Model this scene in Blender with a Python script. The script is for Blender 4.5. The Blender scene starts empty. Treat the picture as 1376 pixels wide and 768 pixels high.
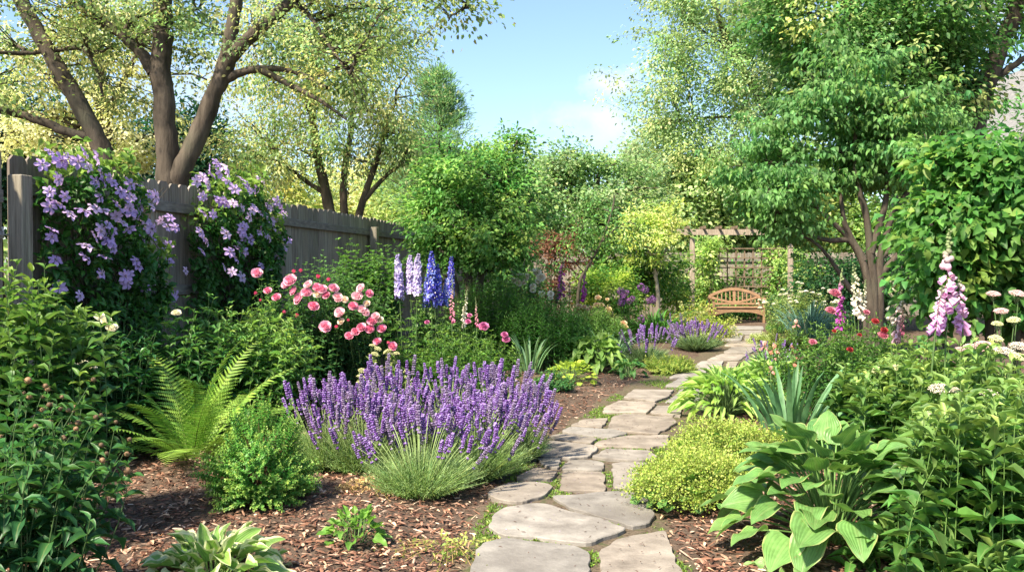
import bpy, math, random
import numpy as np
from mathutils import Vector, Matrix, Quaternion

rng = np.random.default_rng(11)
random.seed(5)
S = bpy.context.scene
COL = S.collection

# ------------------------------------------------------------------ camera, sky, sun, exposure
F = 1190.0
CAM_H = 1.4
PITCH = math.atan(21 / F)
cam = bpy.data.cameras.new('camera')
cam.sensor_width = 36.0
cam.lens = 36.0 * F / 1376.0
cam.clip_start = 0.05
cam.clip_end = 2000
camo = bpy.data.objects.new('camera', cam)
COL.objects.link(camo)
camo.location = (0, 0, CAM_H)
camo.rotation_euler = (math.pi / 2 - PITCH, 0, 0)
S.camera = camo

SUN_EL = math.radians(50)
SUN_AZ = math.radians(-140)          # measured from +Y (view direction) towards +X: from the left
sun_dir = Vector((math.sin(SUN_AZ) * math.cos(SUN_EL), math.cos(SUN_AZ) * math.cos(SUN_EL), math.sin(SUN_EL)))
sun = bpy.data.lights.new('sun', 'SUN')
sun.energy = 4.3
sun.angle = math.radians(3.5)
sun.color = (1.0, 0.89, 0.70)
suno = bpy.data.objects.new('sun', sun)
COL.objects.link(suno)
suno.location = (-20, 5, 30)
suno.rotation_euler = sun_dir.to_track_quat('Z', 'Y').to_euler()

world = bpy.data.worlds.new('World')
S.world = world
world.use_nodes = True
nt = world.node_tree
nt.nodes.clear()
wo = nt.nodes.new('ShaderNodeOutputWorld')
bg = nt.nodes.new('ShaderNodeBackground')
sky = nt.nodes.new('ShaderNodeTexSky')
sky.sky_type = 'NISHITA'
sky.sun_disc = False
sky.sun_elevation = SUN_EL
sky.sun_rotation = SUN_AZ
sky.air_density = 1.0
sky.dust_density = 1.2
sky.ozone_density = 3.0
bg.inputs[1].default_value = 0.094
# a few thin clouds: procedural, fixed in the sky
tc = nt.nodes.new('ShaderNodeTexCoord')
nz = nt.nodes.new('ShaderNodeTexNoise'); nz.inputs['Scale'].default_value = 16.0; nz.inputs['Detail'].default_value = 8
nz.inputs['Roughness'].default_value = 0.6
L = nt.links.new
L(tc.outputs['Generated'], nz.inputs['Vector'])
prev = sky.outputs[0]
for cdir, rad, dens in (((.105, .975, .205), (.045, .2, .017), 1.0), ((.095, .98, .172), (.085, .2, .016), .55), ((.13, .98, .155), (.12, .2, .02), .4), ((-.30, .93, .17), (.2, .3, .06), .7), ((.45, .85, .25), (.2, .3, .06), .6), ((.02, .95, .31), (.16, .3, .012), .3)):
    v1 = nt.nodes.new('ShaderNodeVectorMath'); v1.operation = 'SUBTRACT'; L(tc.outputs['Generated'], v1.inputs[0]); v1.inputs[1].default_value = cdir
    v2 = nt.nodes.new('ShaderNodeVectorMath'); v2.operation = 'DIVIDE'; L(v1.outputs[0], v2.inputs[0]); v2.inputs[1].default_value = rad
    v3 = nt.nodes.new('ShaderNodeVectorMath'); v3.operation = 'LENGTH'; L(v2.outputs[0], v3.inputs[0])
    m1 = nt.nodes.new('ShaderNodeMath'); m1.operation = 'MULTIPLY_ADD'; L(nz.outputs['Fac'], m1.inputs[0]); m1.inputs[1].default_value = 3.4
    m2 = nt.nodes.new('ShaderNodeMath'); m2.operation = 'MULTIPLY'; L(v3.outputs['Value'], m2.inputs[0]); m2.inputs[1].default_value = -1.0; L(m2.outputs[0], m1.inputs[2])
    m3 = nt.nodes.new('ShaderNodeMapRange'); m3.inputs[1].default_value = .75; m3.inputs[2].default_value = 1.9; m3.inputs[4].default_value = dens; L(m1.outputs[0], m3.inputs[0])
    mx = nt.nodes.new('ShaderNodeMix'); mx.data_type = 'RGBA'; L(m3.outputs[0], mx.inputs[0]); L(prev, mx.inputs[6]); mx.inputs[7].default_value = (4.2, 4.1, 4.15, 1); prev = mx.outputs[2]
L(prev, bg.inputs[0]); L(bg.outputs[0], wo.inputs[0])

S.view_settings.view_transform = 'Standard'
S.view_settings.look = 'None'
S.view_settings.gamma = 1.0
S.view_settings.exposure = 1.6
S.cycles.max_bounces = 8
S.cycles.diffuse_bounces = 4
S.cycles.transmission_bounces = 5
S.cycles.glossy_bounces = 2
S.cycles.caustics_reflective = False
S.cycles.caustics_refractive = False
S.cycles.use_denoising = True

# ------------------------------------------------------------------ helpers
def ray(px, py):
    u = (px - 688) / F; v = (384 - py) / F
    y = math.cos(PITCH) + v * math.sin(PITCH)
    z = v * math.cos(PITCH) - math.sin(PITCH)
    return np.array([u / y, 1.0, z / y])
def W(px, py, d):
    """the world point at distance d (metres along +Y) seen in direction px,py"""
    return ray(px, py) * d + np.array([0, 0, CAM_H])
def G(px, py, z=0.0):
    r = ray(px, py)
    return r * ((z - CAM_H) / r[2]) + np.array([0, 0, CAM_H])
def HT(y, d): return CAM_H + (363 - y) / F * d
def GX(px, d):
    return np.array([(px - 688) / F * d, d, 0.0])

def hexc(h):
    """sRGB hex to linear"""
    h = h.lstrip('#')
    c = np.array([int(h[i:i + 2], 16) / 255 for i in (0, 2, 4)])
    return np.where(c <= 0.04045, c / 12.92, ((c + 0.055) / 1.055) ** 2.4)

def nrm(a):
    return a / np.maximum(np.linalg.norm(a, axis=-1, keepdims=True), 1e-9)

class MB:
    def __init__(s):
        s.V = []; s.F = {3: [], 4: []}; s.M = {3: [], 4: []}; s.UV = []; s.C = []; s.n = 0; s.NG = []
    def add(s, V, faces, uv=None, col=(1, 1, 1), mat=0):
        V = np.asarray(V, float).reshape(-1, 3); k = len(V)
        for f in faces:
            f = np.asarray(f)
            if f.size == 0: continue
            s.F[f.shape[1]].append(f + s.n); s.M[f.shape[1]].append(np.full(len(f), mat))
        s.V.append(V)
        s.UV.append(np.zeros((k, 2)) if uv is None else np.asarray(uv).reshape(-1, 2))
        c = np.asarray(col, float)
        s.C.append(np.broadcast_to(c, (k, 3)).reshape(-1, 3) if c.ndim == 1 else c.reshape(-1, 3))
        s.n += k
    def mesh(s, name, mats, smooth=True, origin=(0, 0, 0)):
        me = bpy.data.meshes.new(name)
        if s.n:
            V = np.concatenate(s.V) - np.asarray(origin)
            loops = []; sizes = []; mi = []
            for k in (3, 4):
                if s.F[k]:
                    f = np.concatenate(s.F[k]); loops.append(f.ravel()); sizes.append(np.full(len(f), k)); mi.append(np.concatenate(s.M[k]))
            loops = np.concatenate(loops).astype(np.int32); sizes = np.concatenate(sizes); mi = np.concatenate(mi).astype(np.int32)
            st = np.concatenate([[0], np.cumsum(sizes)[:-1]]).astype(np.int32)
            me.vertices.add(len(V)); me.vertices.foreach_set('co', V.astype(np.float32).ravel())
            me.loops.add(len(loops)); me.loops.foreach_set('vertex_index', loops)
            me.polygons.add(len(st)); me.polygons.foreach_set('loop_start', st)
            me.polygons.foreach_set('material_index', mi)
            me.polygons.foreach_set('use_smooth', np.full(len(st), smooth))
            me.update(calc_edges=True)
            a = me.attributes.new('uvp', 'FLOAT2', 'POINT'); a.data.foreach_set('vector', np.concatenate(s.UV).astype(np.float32).ravel())
            c = np.concatenate(s.C); c = np.concatenate([c, np.ones((len(c), 1))], 1)
            a = me.attributes.new('col', 'FLOAT_COLOR', 'POINT'); a.data.foreach_set('color', c.astype(np.float32).ravel())
        for m in (mats if isinstance(mats, (list, tuple)) else [mats]):
            me.materials.append(m)
        return me
    def build(s, name, mats, parent=None, smooth=True, loc=None):
        org = np.array(parent.location) if parent is not None else (np.zeros(3) if loc is None else np.asarray(loc, float))
        if parent is not None and parent.type == 'MESH' and parent.parent is not None:
            org = org + np.array(parent.parent.location)
        o = bpy.data.objects.new(name, s.mesh(name, mats, smooth, org))
        COL.objects.link(o)
        if parent is not None: o.parent = parent
        elif loc is not None: o.location = loc
        return o

LABELS = []
def tag(o, label=None, cat=None, group=None, kind=None):
    if label: o['label'] = label
    if cat: o['category'] = cat
    if group: o['group'] = group
    if kind: o['kind'] = kind
    return o
def thing(name, label, cat, loc, group=None):
    o = bpy.data.objects.new(name, None)
    o.empty_display_size = 0.1
    COL.objects.link(o); o.location = tuple(float(v) for v in loc)
    return tag(o, label, cat, group)
def place_mesh(name, me, parent, wloc, zdir=None, spin=None, scale=1.0):
    """one part that shares a mesh, standing at a world point with its +Z along zdir"""
    o = bpy.data.objects.new(name, me); COL.objects.link(o)
    if parent is not None: o.parent = parent
    off = np.array(parent.location) if parent is not None else np.zeros(3)
    o.location = tuple(np.asarray(wloc) - off)
    q = Quaternion()
    if zdir is not None: q = Vector(zdir).to_track_quat('Z', 'Y')
    q = q @ Quaternion((0, 0, 1), rng.uniform(0, 6.28) if spin is None else spin)
    o.rotation_mode = 'QUATERNION'; o.rotation_quaternion = q
    o.scale = (scale,) * 3
    return o

# ---- templates: leaf lies along +Y, width X, face up +Z
class T:
    def __init__(s, V, F, uv, C=None): s.V = np.asarray(V, float); s.F = [f for f in F if f.size]; s.uv = np.asarray(uv, float); s.C = C
def prof(kind, t):
    t = np.asarray(t, float)
    if kind == 'lance': return np.sin(np.pi * np.clip(t, 0, 1) ** 0.75) ** 0.9
    if kind == 'ovate': return np.sin(np.pi * np.clip(t, 0, 1) ** 0.62) ** 0.8
    if kind == 'heart': return np.clip(np.sin(np.pi * np.clip(t * 0.97 + 0.03, 0, 1) ** 0.52), 0, 1) ** 0.75
    if kind == 'strap': return np.clip(np.minimum(1, 0.75 + t) * (1 - t ** 3.5), 0, 1)
    if kind == 'petal': return np.sin(np.pi * np.clip(t, 0, 1) ** 1.35) ** 0.7
    if kind == 'round': return np.sqrt(np.clip(1 - (2 * t - 1) ** 2, 0, 1)) * (0.55 + 0.45 * t)
    if kind == 'ellip': return np.sin(np.pi * t) ** 0.8
def leaf_t(nl=4, half=1, kind='lance', fold=0.25, curl=0.2, wave=0.0, seed=0):
    """fold = V across the midrib, curl = droop over the length"""
    r = np.random.default_rng(seed)
    ts = np.linspace(0, 1, nl + 1); ss = np.linspace(-1, 1, 2 * half + 1)
    w = prof(kind, ts) * 0.5; w[0] = max(w[0], 0.02); w[-1] = 0.004
    if kind == 'strap': w[0] = 0.35
    ang = -curl * ts * 1.6
    y = np.concatenate([[0], np.cumsum(np.cos(ang[:-1]) * np.diff(ts))])
    z = np.concatenate([[0], np.cumsum(np.sin(ang[:-1]) * np.diff(ts))])
    V = []; uv = []; ph = r.uniform(0, 6)
    for i, t in enumerate(ts):
        for s_ in ss:
            zz = z[i] + abs(s_) * w[i] * fold + wave * math.sin(t * 9 + ph + (2 if s_ > 0 else 0)) * abs(s_) ** 2 * w[i]
            V.append((s_ * w[i], y[i], zz)); uv.append((s_, t))
    n = 2 * half + 1; Fq = []
    for i in range(nl):
        for j in range(n - 1):
            a = i * n + j; Fq.append((a, a + 1, a + 1 + n, a + n))
    return T(V, [np.array(Fq)], uv)
DIAMOND = T([(0, 0, 0), (0.5, 0.45, 0.06), (0, 1, -0.05), (-0.5, 0.45, 0.06)], [np.array([(0, 1, 2, 3)])], [(0, 0), (1, .5), (0, 1), (-1, .5)])
LEAF_LO = T([(0, 0, 0), (0.42, 0.35, 0.1), (0.3, 0.75, 0.0), (0, 1, -0.2), (-0.3, 0.75, 0.0), (-0.42, 0.35, 0.1), (0, 0.5, -0.03)],
            [np.array([(0, 1, 2, 6), (6, 2, 3, 4), (0, 6, 4, 5)])], [(0, 0), (1, .3), (.7, .7), (0, 1), (-.7, .7), (-1, .3), (0, .5)])
TRI = T([(0.0, 0, 0), (0.5, 0.6, 0.05), (-0.35, 0.9, -0.05)], [np.array([(0, 1, 2)])], [(0, 0), (1, .5), (-1, 1)])

def frame(d, up):
    Y = nrm(d); X = nrm(np.cross(Y, up)); Z = np.cross(X, Y)
    return np.stack([X, Y, Z], -1)
def inst(mb, t, pos, R, sc, col, mat=0):
    n = len(pos)
    if n == 0: return
    sc = np.broadcast_to(np.asarray(sc, float), (n, 3)); k = len(t.V)
    P = np.einsum('nkj,nij->nki', t.V[None] * sc[:, None, :], R) + pos[:, None, :]
    off = (np.arange(n) * k)
    faces = [(f[None] + off[:, None, None]).reshape(-1, f.shape[1]) for f in t.F]
    c = np.broadcast_to(np.asarray(col, float), (n, 3))
    c = np.repeat(c[:, None, :], k, 1)
    if t.C is not None: c = c * t.C[None]
    mb.add(P.reshape(-1, 3), faces, np.tile(t.uv, (n, 1)), c.reshape(-1, 3), mat)
def inst_multi(mb, ts, pos, R, sc, col, mat=0):
    n = len(pos); sc = np.broadcast_to(np.asarray(sc, float), (n, 3)); col = np.broadcast_to(col, (n, 3))
    pick = rng.integers(0, len(ts), n)
    for i, t in enumerate(ts):
        m = pick == i
        inst(mb, t, pos[m], R[m], sc[m], col[m], mat)
def tubes(mb, P, R, sides=5, col=(1, 1, 1), mat=0):
    """P (m,n,3) centre lines, R (m,n) radii"""
    P = np.asarray(P, float); R = np.asarray(R, float)
    if P.ndim == 2: P = P[None]; R = R[None]
    m, n, _ = P.shape
    if m == 0: return
    Tn = nrm(np.gradient(P, axis=1))
    ref = np.where(np.abs(Tn[:, :1, 2:3]) > 0.9, np.array([1.0, 0, 0]), np.array([0, 0, 1.0]))
    ref = np.broadcast_to(ref, Tn.shape)
    A = nrm(np.cross(Tn, ref)); B = np.cross(Tn, A)
    th = np.linspace(0, 2 * np.pi, sides, endpoint=False)
    V = P[:, :, None] + (A[:, :, None] * np.cos(th)[:, None] + B[:, :, None] * np.sin(th)[:, None]) * R[:, :, None, None]
    uv = np.zeros((m, n, sides, 2)); uv[..., 0] = th / 6.283; 
    uv[..., 1] = np.linspace(0, 1, n)[None, :, None]
    a = (np.arange(n - 1)[:, None] * sides + np.arange(sides)[None])
    b = (np.arange(n - 1)[:, None] * sides + (np.arange(sides)[None] + 1) % sides)
    f = np.stack([a, b, b + sides, a + sides], -1).reshape(-1, 4)
    f = (f[None] + (np.arange(m) * n * sides)[:, None, None]).reshape(-1, 4)
    c = np.asarray(col, float)
    if c.ndim == 2: c = np.repeat(c, n * sides, 0)
    mb.add(V.reshape(-1, 3), [f], uv.reshape(-1, 2), c, mat)
def box(mb, c, s, col=(1, 1, 1), R=None, mat=0, chamfer=0.0):
    c = np.asarray(c, float); h = np.asarray(s, float) / 2
    if chamfer <= 0:
        V = np.array([(x, y, z) for x in (-1, 1) for y in (-1, 1) for z in (-1, 1)]) * h
        Fq = np.array([(0, 1, 3, 2), (4, 6, 7, 5), (0, 4, 5, 1), (2, 3, 7, 6), (0, 2, 6, 4), (1, 5, 7, 3)])
        if R is not None: V = V @ np.asarray(R).T
        mb.add(V + c, [Fq], None, col, mat); return
    k = chamfer; V = []; 
    for z, ins in ((-h[2], k), (-h[2] + k, 0), (h[2] - k, 0), (h[2], k)):
        x = h[0] - ins; y = h[1] - ins; q = k
        V += [(-x + q, -y, z), (x - q, -y, z), (x, -y + q, z), (x, y - q, z), (x - q, y, z), (-x + q, y, z), (-x, y - q, z), (-x, -y + q, z)]
    V = np.array(V); Fq = []
    for r in range(3):
        for j in range(8): Fq.append((r * 8 + j, r * 8 + (j + 1) % 8, (r + 1) * 8 + (j + 1) % 8, (r + 1) * 8 + j))
    Fq += [(24, 25, 26, 27), (24, 27, 28, 31), (28, 29, 30, 31), (3, 2, 1, 0), (7, 4, 3, 0), (7, 6, 5, 4)]
    if R is not None: V = V @ np.asarray(R).T
    mb.add(V + c, [np.array(Fq)], None, col, mat)
def bez(a, c, b, n):
    t = np.linspace(0, 1, n)[None, :, None]
    return (1 - t) ** 2 * a[:, None] + 2 * t * (1 - t) * c[:, None] + t ** 2 * b[:, None]
def vary(base, n, v=0.18, h=0.08):
    """n colours round a base colour: lightness and yellow-green shift"""
    base = np.asarray(base, float)
    k = np.exp(rng.normal(0, v, (n, 1)))
    sh = rng.normal(0, h, (n, 1))
    c = base[None] * k * np.concatenate([1 + sh, np.ones_like(sh), 1 - 0.7 * sh], 1)
    return np.clip(c, 0.002, 0.95)
def rsph(n):
    return nrm(rng.normal(0, 1, (n, 3)))
def unit(v):
    v = np.asarray(v, float); return v / np.linalg.norm(v)

# ------------------------------------------------------------------ materials
def new_mat(name):
    m = bpy.data.materials.new(name); m.use_nodes = True
    m.node_tree.nodes.clear()
    return m, m.node_tree.nodes, m.node_tree.links.new
def attr(N, name):
    a = N.new('ShaderNodeAttribute'); a.attribute_name = name; return a
def leaf_mat(name, rough=0.5, trans=0.35, mode=None, spec=0.35, tcol=(1.1, 1.15, 0.75)):
    m, N, K = new_mat(name)
    out = N.new('ShaderNodeOutputMaterial'); p = N.new('ShaderNodeBsdfPrincipled'); tr = N.new('ShaderNodeBsdfTranslucent'); mix = N.new('ShaderNodeMixShader')
    a = attr(N, 'col'); src = a.outputs['Color']
    uvn = attr(N, 'uvp'); sep = N.new('ShaderNodeSeparateXYZ'); K(uvn.outputs['Vector'], sep.inputs[0])
    ab = N.new('ShaderNodeMath'); ab.operation = 'ABSOLUTE'; K(sep.outputs[0], ab.inputs[0])
    # blotchy tone of the leaf surface
    nz = N.new('ShaderNodeTexNoise'); nz.inputs['Scale'].default_value = 22; nz.inputs['Detail'].default_value = 3
    g = N.new('ShaderNodeNewGeometry'); K(g.outputs['Position'], nz.inputs['Vector'])
    mr = N.new('ShaderNodeMapRange'); mr.inputs[1].default_value = .3; mr.inputs[2].default_value = .7; mr.inputs[3].default_value = .8; mr.inputs[4].default_value = 1.2
    K(nz.outputs['Fac'], mr.inputs[0])
    vm = N.new('ShaderNodeVectorMath'); vm.operation = 'SCALE'; K(src, vm.inputs[0]); K(mr.outputs[0], vm.inputs['Scale']); src = vm.outputs[0]
    if mode in ('leaf', 'hosta', 'variegated'):
        # pale midrib
        rp = N.new('ShaderNodeMapRange'); rp.inputs[1].default_value = 0.02; rp.inputs[2].default_value = 0.16
        rp.inputs[3].default_value = 0.5 if mode == 'leaf' else 0.25; rp.inputs[4].default_value = 0.0; K(ab.outputs[0], rp.inputs[0])
        mm = N.new('ShaderNodeMix'); mm.data_type = 'RGBA'; K(rp.outputs[0], mm.inputs[0]); K(src, mm.inputs[6]); mm.inputs[7].default_value = (0.30, 0.38, 0.15, 1); src = mm.outputs[2]
    if mode in ('hosta', 'variegated'):
        nn = N.new('ShaderNodeTexNoise'); nn.inputs['Scale'].default_value = 3.0; K(uvn.outputs['Vector'], nn.inputs['Vector'])
        ad = N.new('ShaderNodeMath'); ad.operation = 'MULTIPLY_ADD'; K(nn.outputs['Fac'], ad.inputs[0]); ad.inputs[1].default_value = 0.35; K(ab.outputs[0], ad.inputs[2])
        e = N.new('ShaderNodeMapRange'); lo = 1.07 if mode == 'hosta' else 0.82
        e.inputs[1].default_value = lo; e.inputs[2].default_value = lo + 0.12; K(ad.outputs[0], e.inputs[0])
        em = N.new('ShaderNodeMix'); em.data_type = 'RGBA'; K(e.outputs[0], em.inputs[0]); K(src, em.inputs[6])
        em.inputs[7].default_value = (0.42, 0.46, 0.17, 1) if mode == 'hosta' else (0.62, 0.66, 0.38, 1); src = em.outputs[2]
        # ribbed veins following the leaf's length
        sn = N.new('ShaderNodeMath'); sn.operation = 'MULTIPLY'; K(sep.outputs[0], sn.inputs[0]); sn.inputs[1].default_value = 34.0
        s2 = N.new('ShaderNodeMath'); s2.operation = 'SINE'; K(sn.outputs[0], s2.inputs[0])
        bp = N.new('ShaderNodeBump'); bp.inputs['Strength'].default_value = 0.3; bp.inputs['Distance'].default_value = 0.004
        vr = N.new('ShaderNodeMapRange'); vr.inputs[1].default_value = -1; vr.inputs[2].default_value = -.2; vr.inputs[3].default_value = .82; vr.inputs[4].default_value = 1.0; K(s2.outputs[0], vr.inputs[0])
        vs = N.new('ShaderNodeVectorMath'); vs.operation = 'SCALE'; K(src, vs.inputs[0]); K(vr.outputs[0], vs.inputs['Scale']); src = vs.outputs[0]
        K(s2.outputs[0], bp.inputs['Height']); K(bp.outputs[0], p.inputs['Normal'])
    if mode:
        # old leaves: small brown spots and tired edges
        sn_ = N.new('ShaderNodeTexNoise'); sn_.inputs['Scale'].default_value = 60; sn_.inputs['Detail'].default_value = 2; K(g.outputs['Position'], sn_.inputs['Vector'])
        sr_ = N.new('ShaderNodeMapRange'); sr_.inputs[1].default_value = .70; sr_.inputs[2].default_value = .76; sr_.inputs[4].default_value = .75; K(sn_.outputs['Fac'], sr_.inputs[0])
        sm_ = N.new('ShaderNodeMix'); sm_.data_type = 'RGBA'; K(sr_.outputs[0], sm_.inputs[0]); K(src, sm_.inputs[6]); sm_.inputs[7].default_value = (.20, .13, .05, 1); src = sm_.outputs[2]
    K(src, p.inputs['Base Color'])
    tm = N.new('ShaderNodeVectorMath'); tm.operation = 'MULTIPLY'; K(src, tm.inputs[0]); tm.inputs[1].default_value = tcol; K(tm.outputs[0], tr.inputs['Color'])
    p.inputs['Roughness'].default_value = rough; p.inputs['Specular IOR Level'].default_value = spec
    mix.inputs[0].default_value = trans
    K(p.outputs[0], mix.inputs[1]); K(tr.outputs[0], mix.inputs[2]); K(mix.outputs[0], out.inputs[0])
    return m
M_LEAF = leaf_mat('leaf_green', 0.42, 0.42, 'leaf')
M_TREE = leaf_mat('tree_leaves', 0.5, 0.52, tcol=(1.15, 1.2, 0.95))
M_GLOSS = leaf_mat('glossy_leaf', 0.33, 0.32, 'leaf', 0.5)
M_GRASS = leaf_mat('blade_leaf', 0.45, 0.3)
M_HOSTA = leaf_mat('hosta_leaf', 0.42, 0.3, 'hosta', 0.4)
M_VARI = leaf_mat('variegated_leaf', 0.42, 0.3, 'variegated', 0.4)
M_PETAL = leaf_mat('petal', 0.6, 0.3, None, 0.2, (1.05, 0.95, 1.05))

def solid(name, c1, c2, scale=6.0, rough=0.8, bump=0.3, stretch=(1, 1, 1), detail=6, attrcol=False, c3=None, bdist=0.01, coord='Object'):
    m, N, K = new_mat(name)
    out = N.new('ShaderNodeOutputMaterial'); p = N.new('ShaderNodeBsdfPrincipled'); K(p.outputs[0], out.inputs[0])
    tcn = N.new('ShaderNodeTexCoord'); mpn = N.new('ShaderNodeMapping'); mpn.inputs['Scale'].default_value = stretch; K(tcn.outputs[coord], mpn.inputs[0])
    nz = N.new('ShaderNodeTexNoise'); nz.inputs['Scale'].default_value = scale; nz.inputs['Detail'].default_value = detail; nz.inputs['Roughness'].default_value = .65; K(mpn.outputs[0], nz.inputs['Vector'])
    cr = N.new('ShaderNodeValToRGB'); cr.color_ramp.elements[0].position = .32; cr.color_ramp.elements[1].position = .68
    cr.color_ramp.elements[0].color = (*c1, 1); cr.color_ramp.elements[1].color = (*c2, 1); K(nz.outputs['Fac'], cr.inputs[0]); src = cr.outputs[0]
    if c3 is not None:
        n3 = N.new('ShaderNodeTexNoise'); n3.inputs['Scale'].default_value = scale * .22; n3.inputs['Detail'].default_value = 4; K(tcn.outputs[coord], n3.inputs['Vector'])
        r3 = N.new('ShaderNodeMapRange'); r3.inputs[1].default_value = .5; r3.inputs[2].default_value = .68; r3.inputs[4].default_value = .7; K(n3.outputs['Fac'], r3.inputs[0])
        x3 = N.new('ShaderNodeMix'); x3.data_type = 'RGBA'; K(r3.outputs[0], x3.inputs[0]); K(src, x3.inputs[6]); x3.inputs[7].default_value = (*c3, 1); src = x3.outputs[2]
    if attrcol:
        a = attr(N, 'col'); xm = N.new('ShaderNodeMix'); xm.data_type = 'RGBA'; xm.blend_type = 'MULTIPLY'; xm.inputs[0].default_value = 1
        K(src, xm.inputs[6]); K(a.outputs['Color'], xm.inputs[7]); src = xm.outputs[2]
    K(src, p.inputs['Base Color']); p.inputs['Roughness'].default_value = rough; p.inputs['Specular IOR Level'].default_value = .25
    if bump:
        b = N.new('ShaderNodeBump'); b.inputs['Strength'].default_value = bump; b.inputs['Distance'].default_value = bdist; K(nz.outputs['Fac'], b.inputs['Height']); K(b.outputs[0], p.inputs['Normal'])
    return m
M_BARK = solid('bark', (.028, .022, .016), (.115, .092, .070), 9, .9, .9, (1, 1, .22), 8, c3=(.075, .075, .05), bdist=.03)
M_BARKP = solid('pale_bark', (.16, .13, .10), (.34, .30, .24), 9, .9, .6, (1, 1, .25), 8, bdist=.02)
M_STEM = leaf_mat('stem', 0.6, 0.05)
M_FENCE = solid('weathered_board', (.125, .105, .085), (.36, .315, .265), 5, .85, .8, (9, 9, .5), 10, True, (.17, .14, .11), .008)
M_WOOD = solid('weathered_timber', (.22, .18, .135), (.42, .35, .28), 5, .8, .35, (6, 6, 1), 8, False, None, .004)
M_BENCH = solid('bench_wood', (.20, .115, .065), (.36, .225, .135), 4, .6, .3, (2, 8, 8), 8, False, None, .003)
M_SOIL = solid('mulch_soil', (.050, .036, .027), (.18, .125, .092), 38, .95, .9, (1, 1, 1), 8, False, (.07, .043, .028), .03, 'Object')
M_CHIP = solid('wood_chip', (.7, .7, .7), (1.1, 1.1, 1.1), 30, .9, .4, (1, 1, 1), 4, True)
M_JOINT = solid('joint_soil', (.045, .034, .022), (.17, .13, .09), 60, .95, .8, (1, 1, 1), 8, False, (.05, .075, .02), .01)
M_STONE = solid('flagstone', (.15, .133, .116), (.33, .30, .265), 5.2, .85, .8, (1, 1, 1), 14, True, (.15, .13, .112), .02)
M_METAL = solid('latch_metal', (.2, .19, .18), (.42, .4, .38), 40, .45, .2)
M_ROOF = solid('roof_shingle', (.12, .12, .12), (.26, .25, .24), 7, .9, .5, (1, 1, 1), 6)
M_SIDING = solid('siding', (.12, .105, .095), (.19, .165, .15), 3, .8, .1)
M_LATT = solid('trellis_wood', (.10, .07, .045), (.22, .16, .11), 6, .8, .3)

# ------------------------------------------------------------------ plant generators
LANCE = [leaf_t(4, 1, 'lance', .35, c, .12, i) for i, c in enumerate((.1, .3, .55, .8))]
OVATE = [leaf_t(4, 1, 'ovate', .3, c, .2, i) for i, c in enumerate((.1, .35, .6))]
HEART = [leaf_t(10, 4, 'heart', .32, c, .28, i) for i, c in enumerate((.3, .5, .75, .95, .65))]
HEARTN = [leaf_t(8, 3, 'heart', .5, c, .25, i + 9) for i, c in enumerate((-.15, .1, .3, .5))]
HEARTB = [leaf_t(10, 4, 'heart', .2, c, .16, i + 40) for i, c in enumerate((.15, .3, .45, .6, .25))]
LSMALL = [LEAF_LO]
ROUND = [leaf_t(3, 1, 'round', .2, c, .3, i) for i, c in enumerate((.1, .4))]

def on_curves(mb, A, Cc, B, nodes, whorl, Lf, Wd, t0=.2, elev=(.1, .8), tm=LANCE, col=(.05, .12, .03), tip=None, lprof=None, v=.2, h=.08, mat=0, up_bias=.6, tend=1.0):
    m = len(A)
    t = np.linspace(t0, tend, nodes)[None, :] + rng.uniform(-.3, .3, (m, nodes)) * (tend - t0) / nodes
    t = np.clip(t, 0, 1)[..., None]
    P = (1 - t) ** 2 * A[:, None] + 2 * t * (1 - t) * Cc[:, None] + t ** 2 * B[:, None]
    D = nrm(2 * (1 - t) * (Cc - A)[:, None] + 2 * t * (B - Cc)[:, None])
    ref = nrm(np.cross(D, np.array([.3, .9, .1]))); ref2 = np.cross(D, ref)
    ph = rng.uniform(0, 6.28, (m, 1)) + np.arange(nodes)[None] * (1.5708 if whorl == 2 else 2.39996)
    for k in range(whorl):
        a = (ph + k * 2 * np.pi / whorl + rng.normal(0, .2, ph.shape))[..., None]
        side = ref * np.cos(a) + ref2 * np.sin(a)
        e = elev[0] + (elev[1] - elev[0]) * t ** 1.5 + rng.normal(0, .18, t.shape)
        d = side * np.cos(e) + D * np.sin(e)
        up = nrm(D * (1 - up_bias) + np.array([0, 0, up_bias]) + rng.normal(0, .12, d.shape))
        ts = t.ravel()
        lp = (np.interp(ts, [0, .35, .8, 1], [.7, 1, .85, .45]) if lprof is None else np.interp(ts, *lprof)) * rng.uniform(.75, 1.15, len(ts))
        cc = vary(col, len(ts), v, h)
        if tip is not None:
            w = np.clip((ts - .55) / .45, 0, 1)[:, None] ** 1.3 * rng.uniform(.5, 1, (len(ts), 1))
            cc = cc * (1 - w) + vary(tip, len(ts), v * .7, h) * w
        inst_multi(mb, tm, P.reshape(-1, 3), frame(d.reshape(-1, 3), up.reshape(-1, 3)), np.stack([Wd * lp, Lf * lp, Lf * lp], -1), cc, mat)

def dome_tips(n, loc, H, sx, sy, dome, lean=(0, 0), jit=.08):
    a = rng.uniform(0, 2 * np.pi, n); r = np.sqrt(rng.uniform(0, 1, n))
    x = r * np.cos(a); y = r * np.sin(a)
    z = H * (1 - dome * r ** 2.2) * (1 + rng.normal(0, jit, n))
    return np.stack([loc[0] + x * sx + lean[0], loc[1] + y * sy + lean[1], loc[2] + z], -1), np.stack([x, y], -1)

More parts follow.
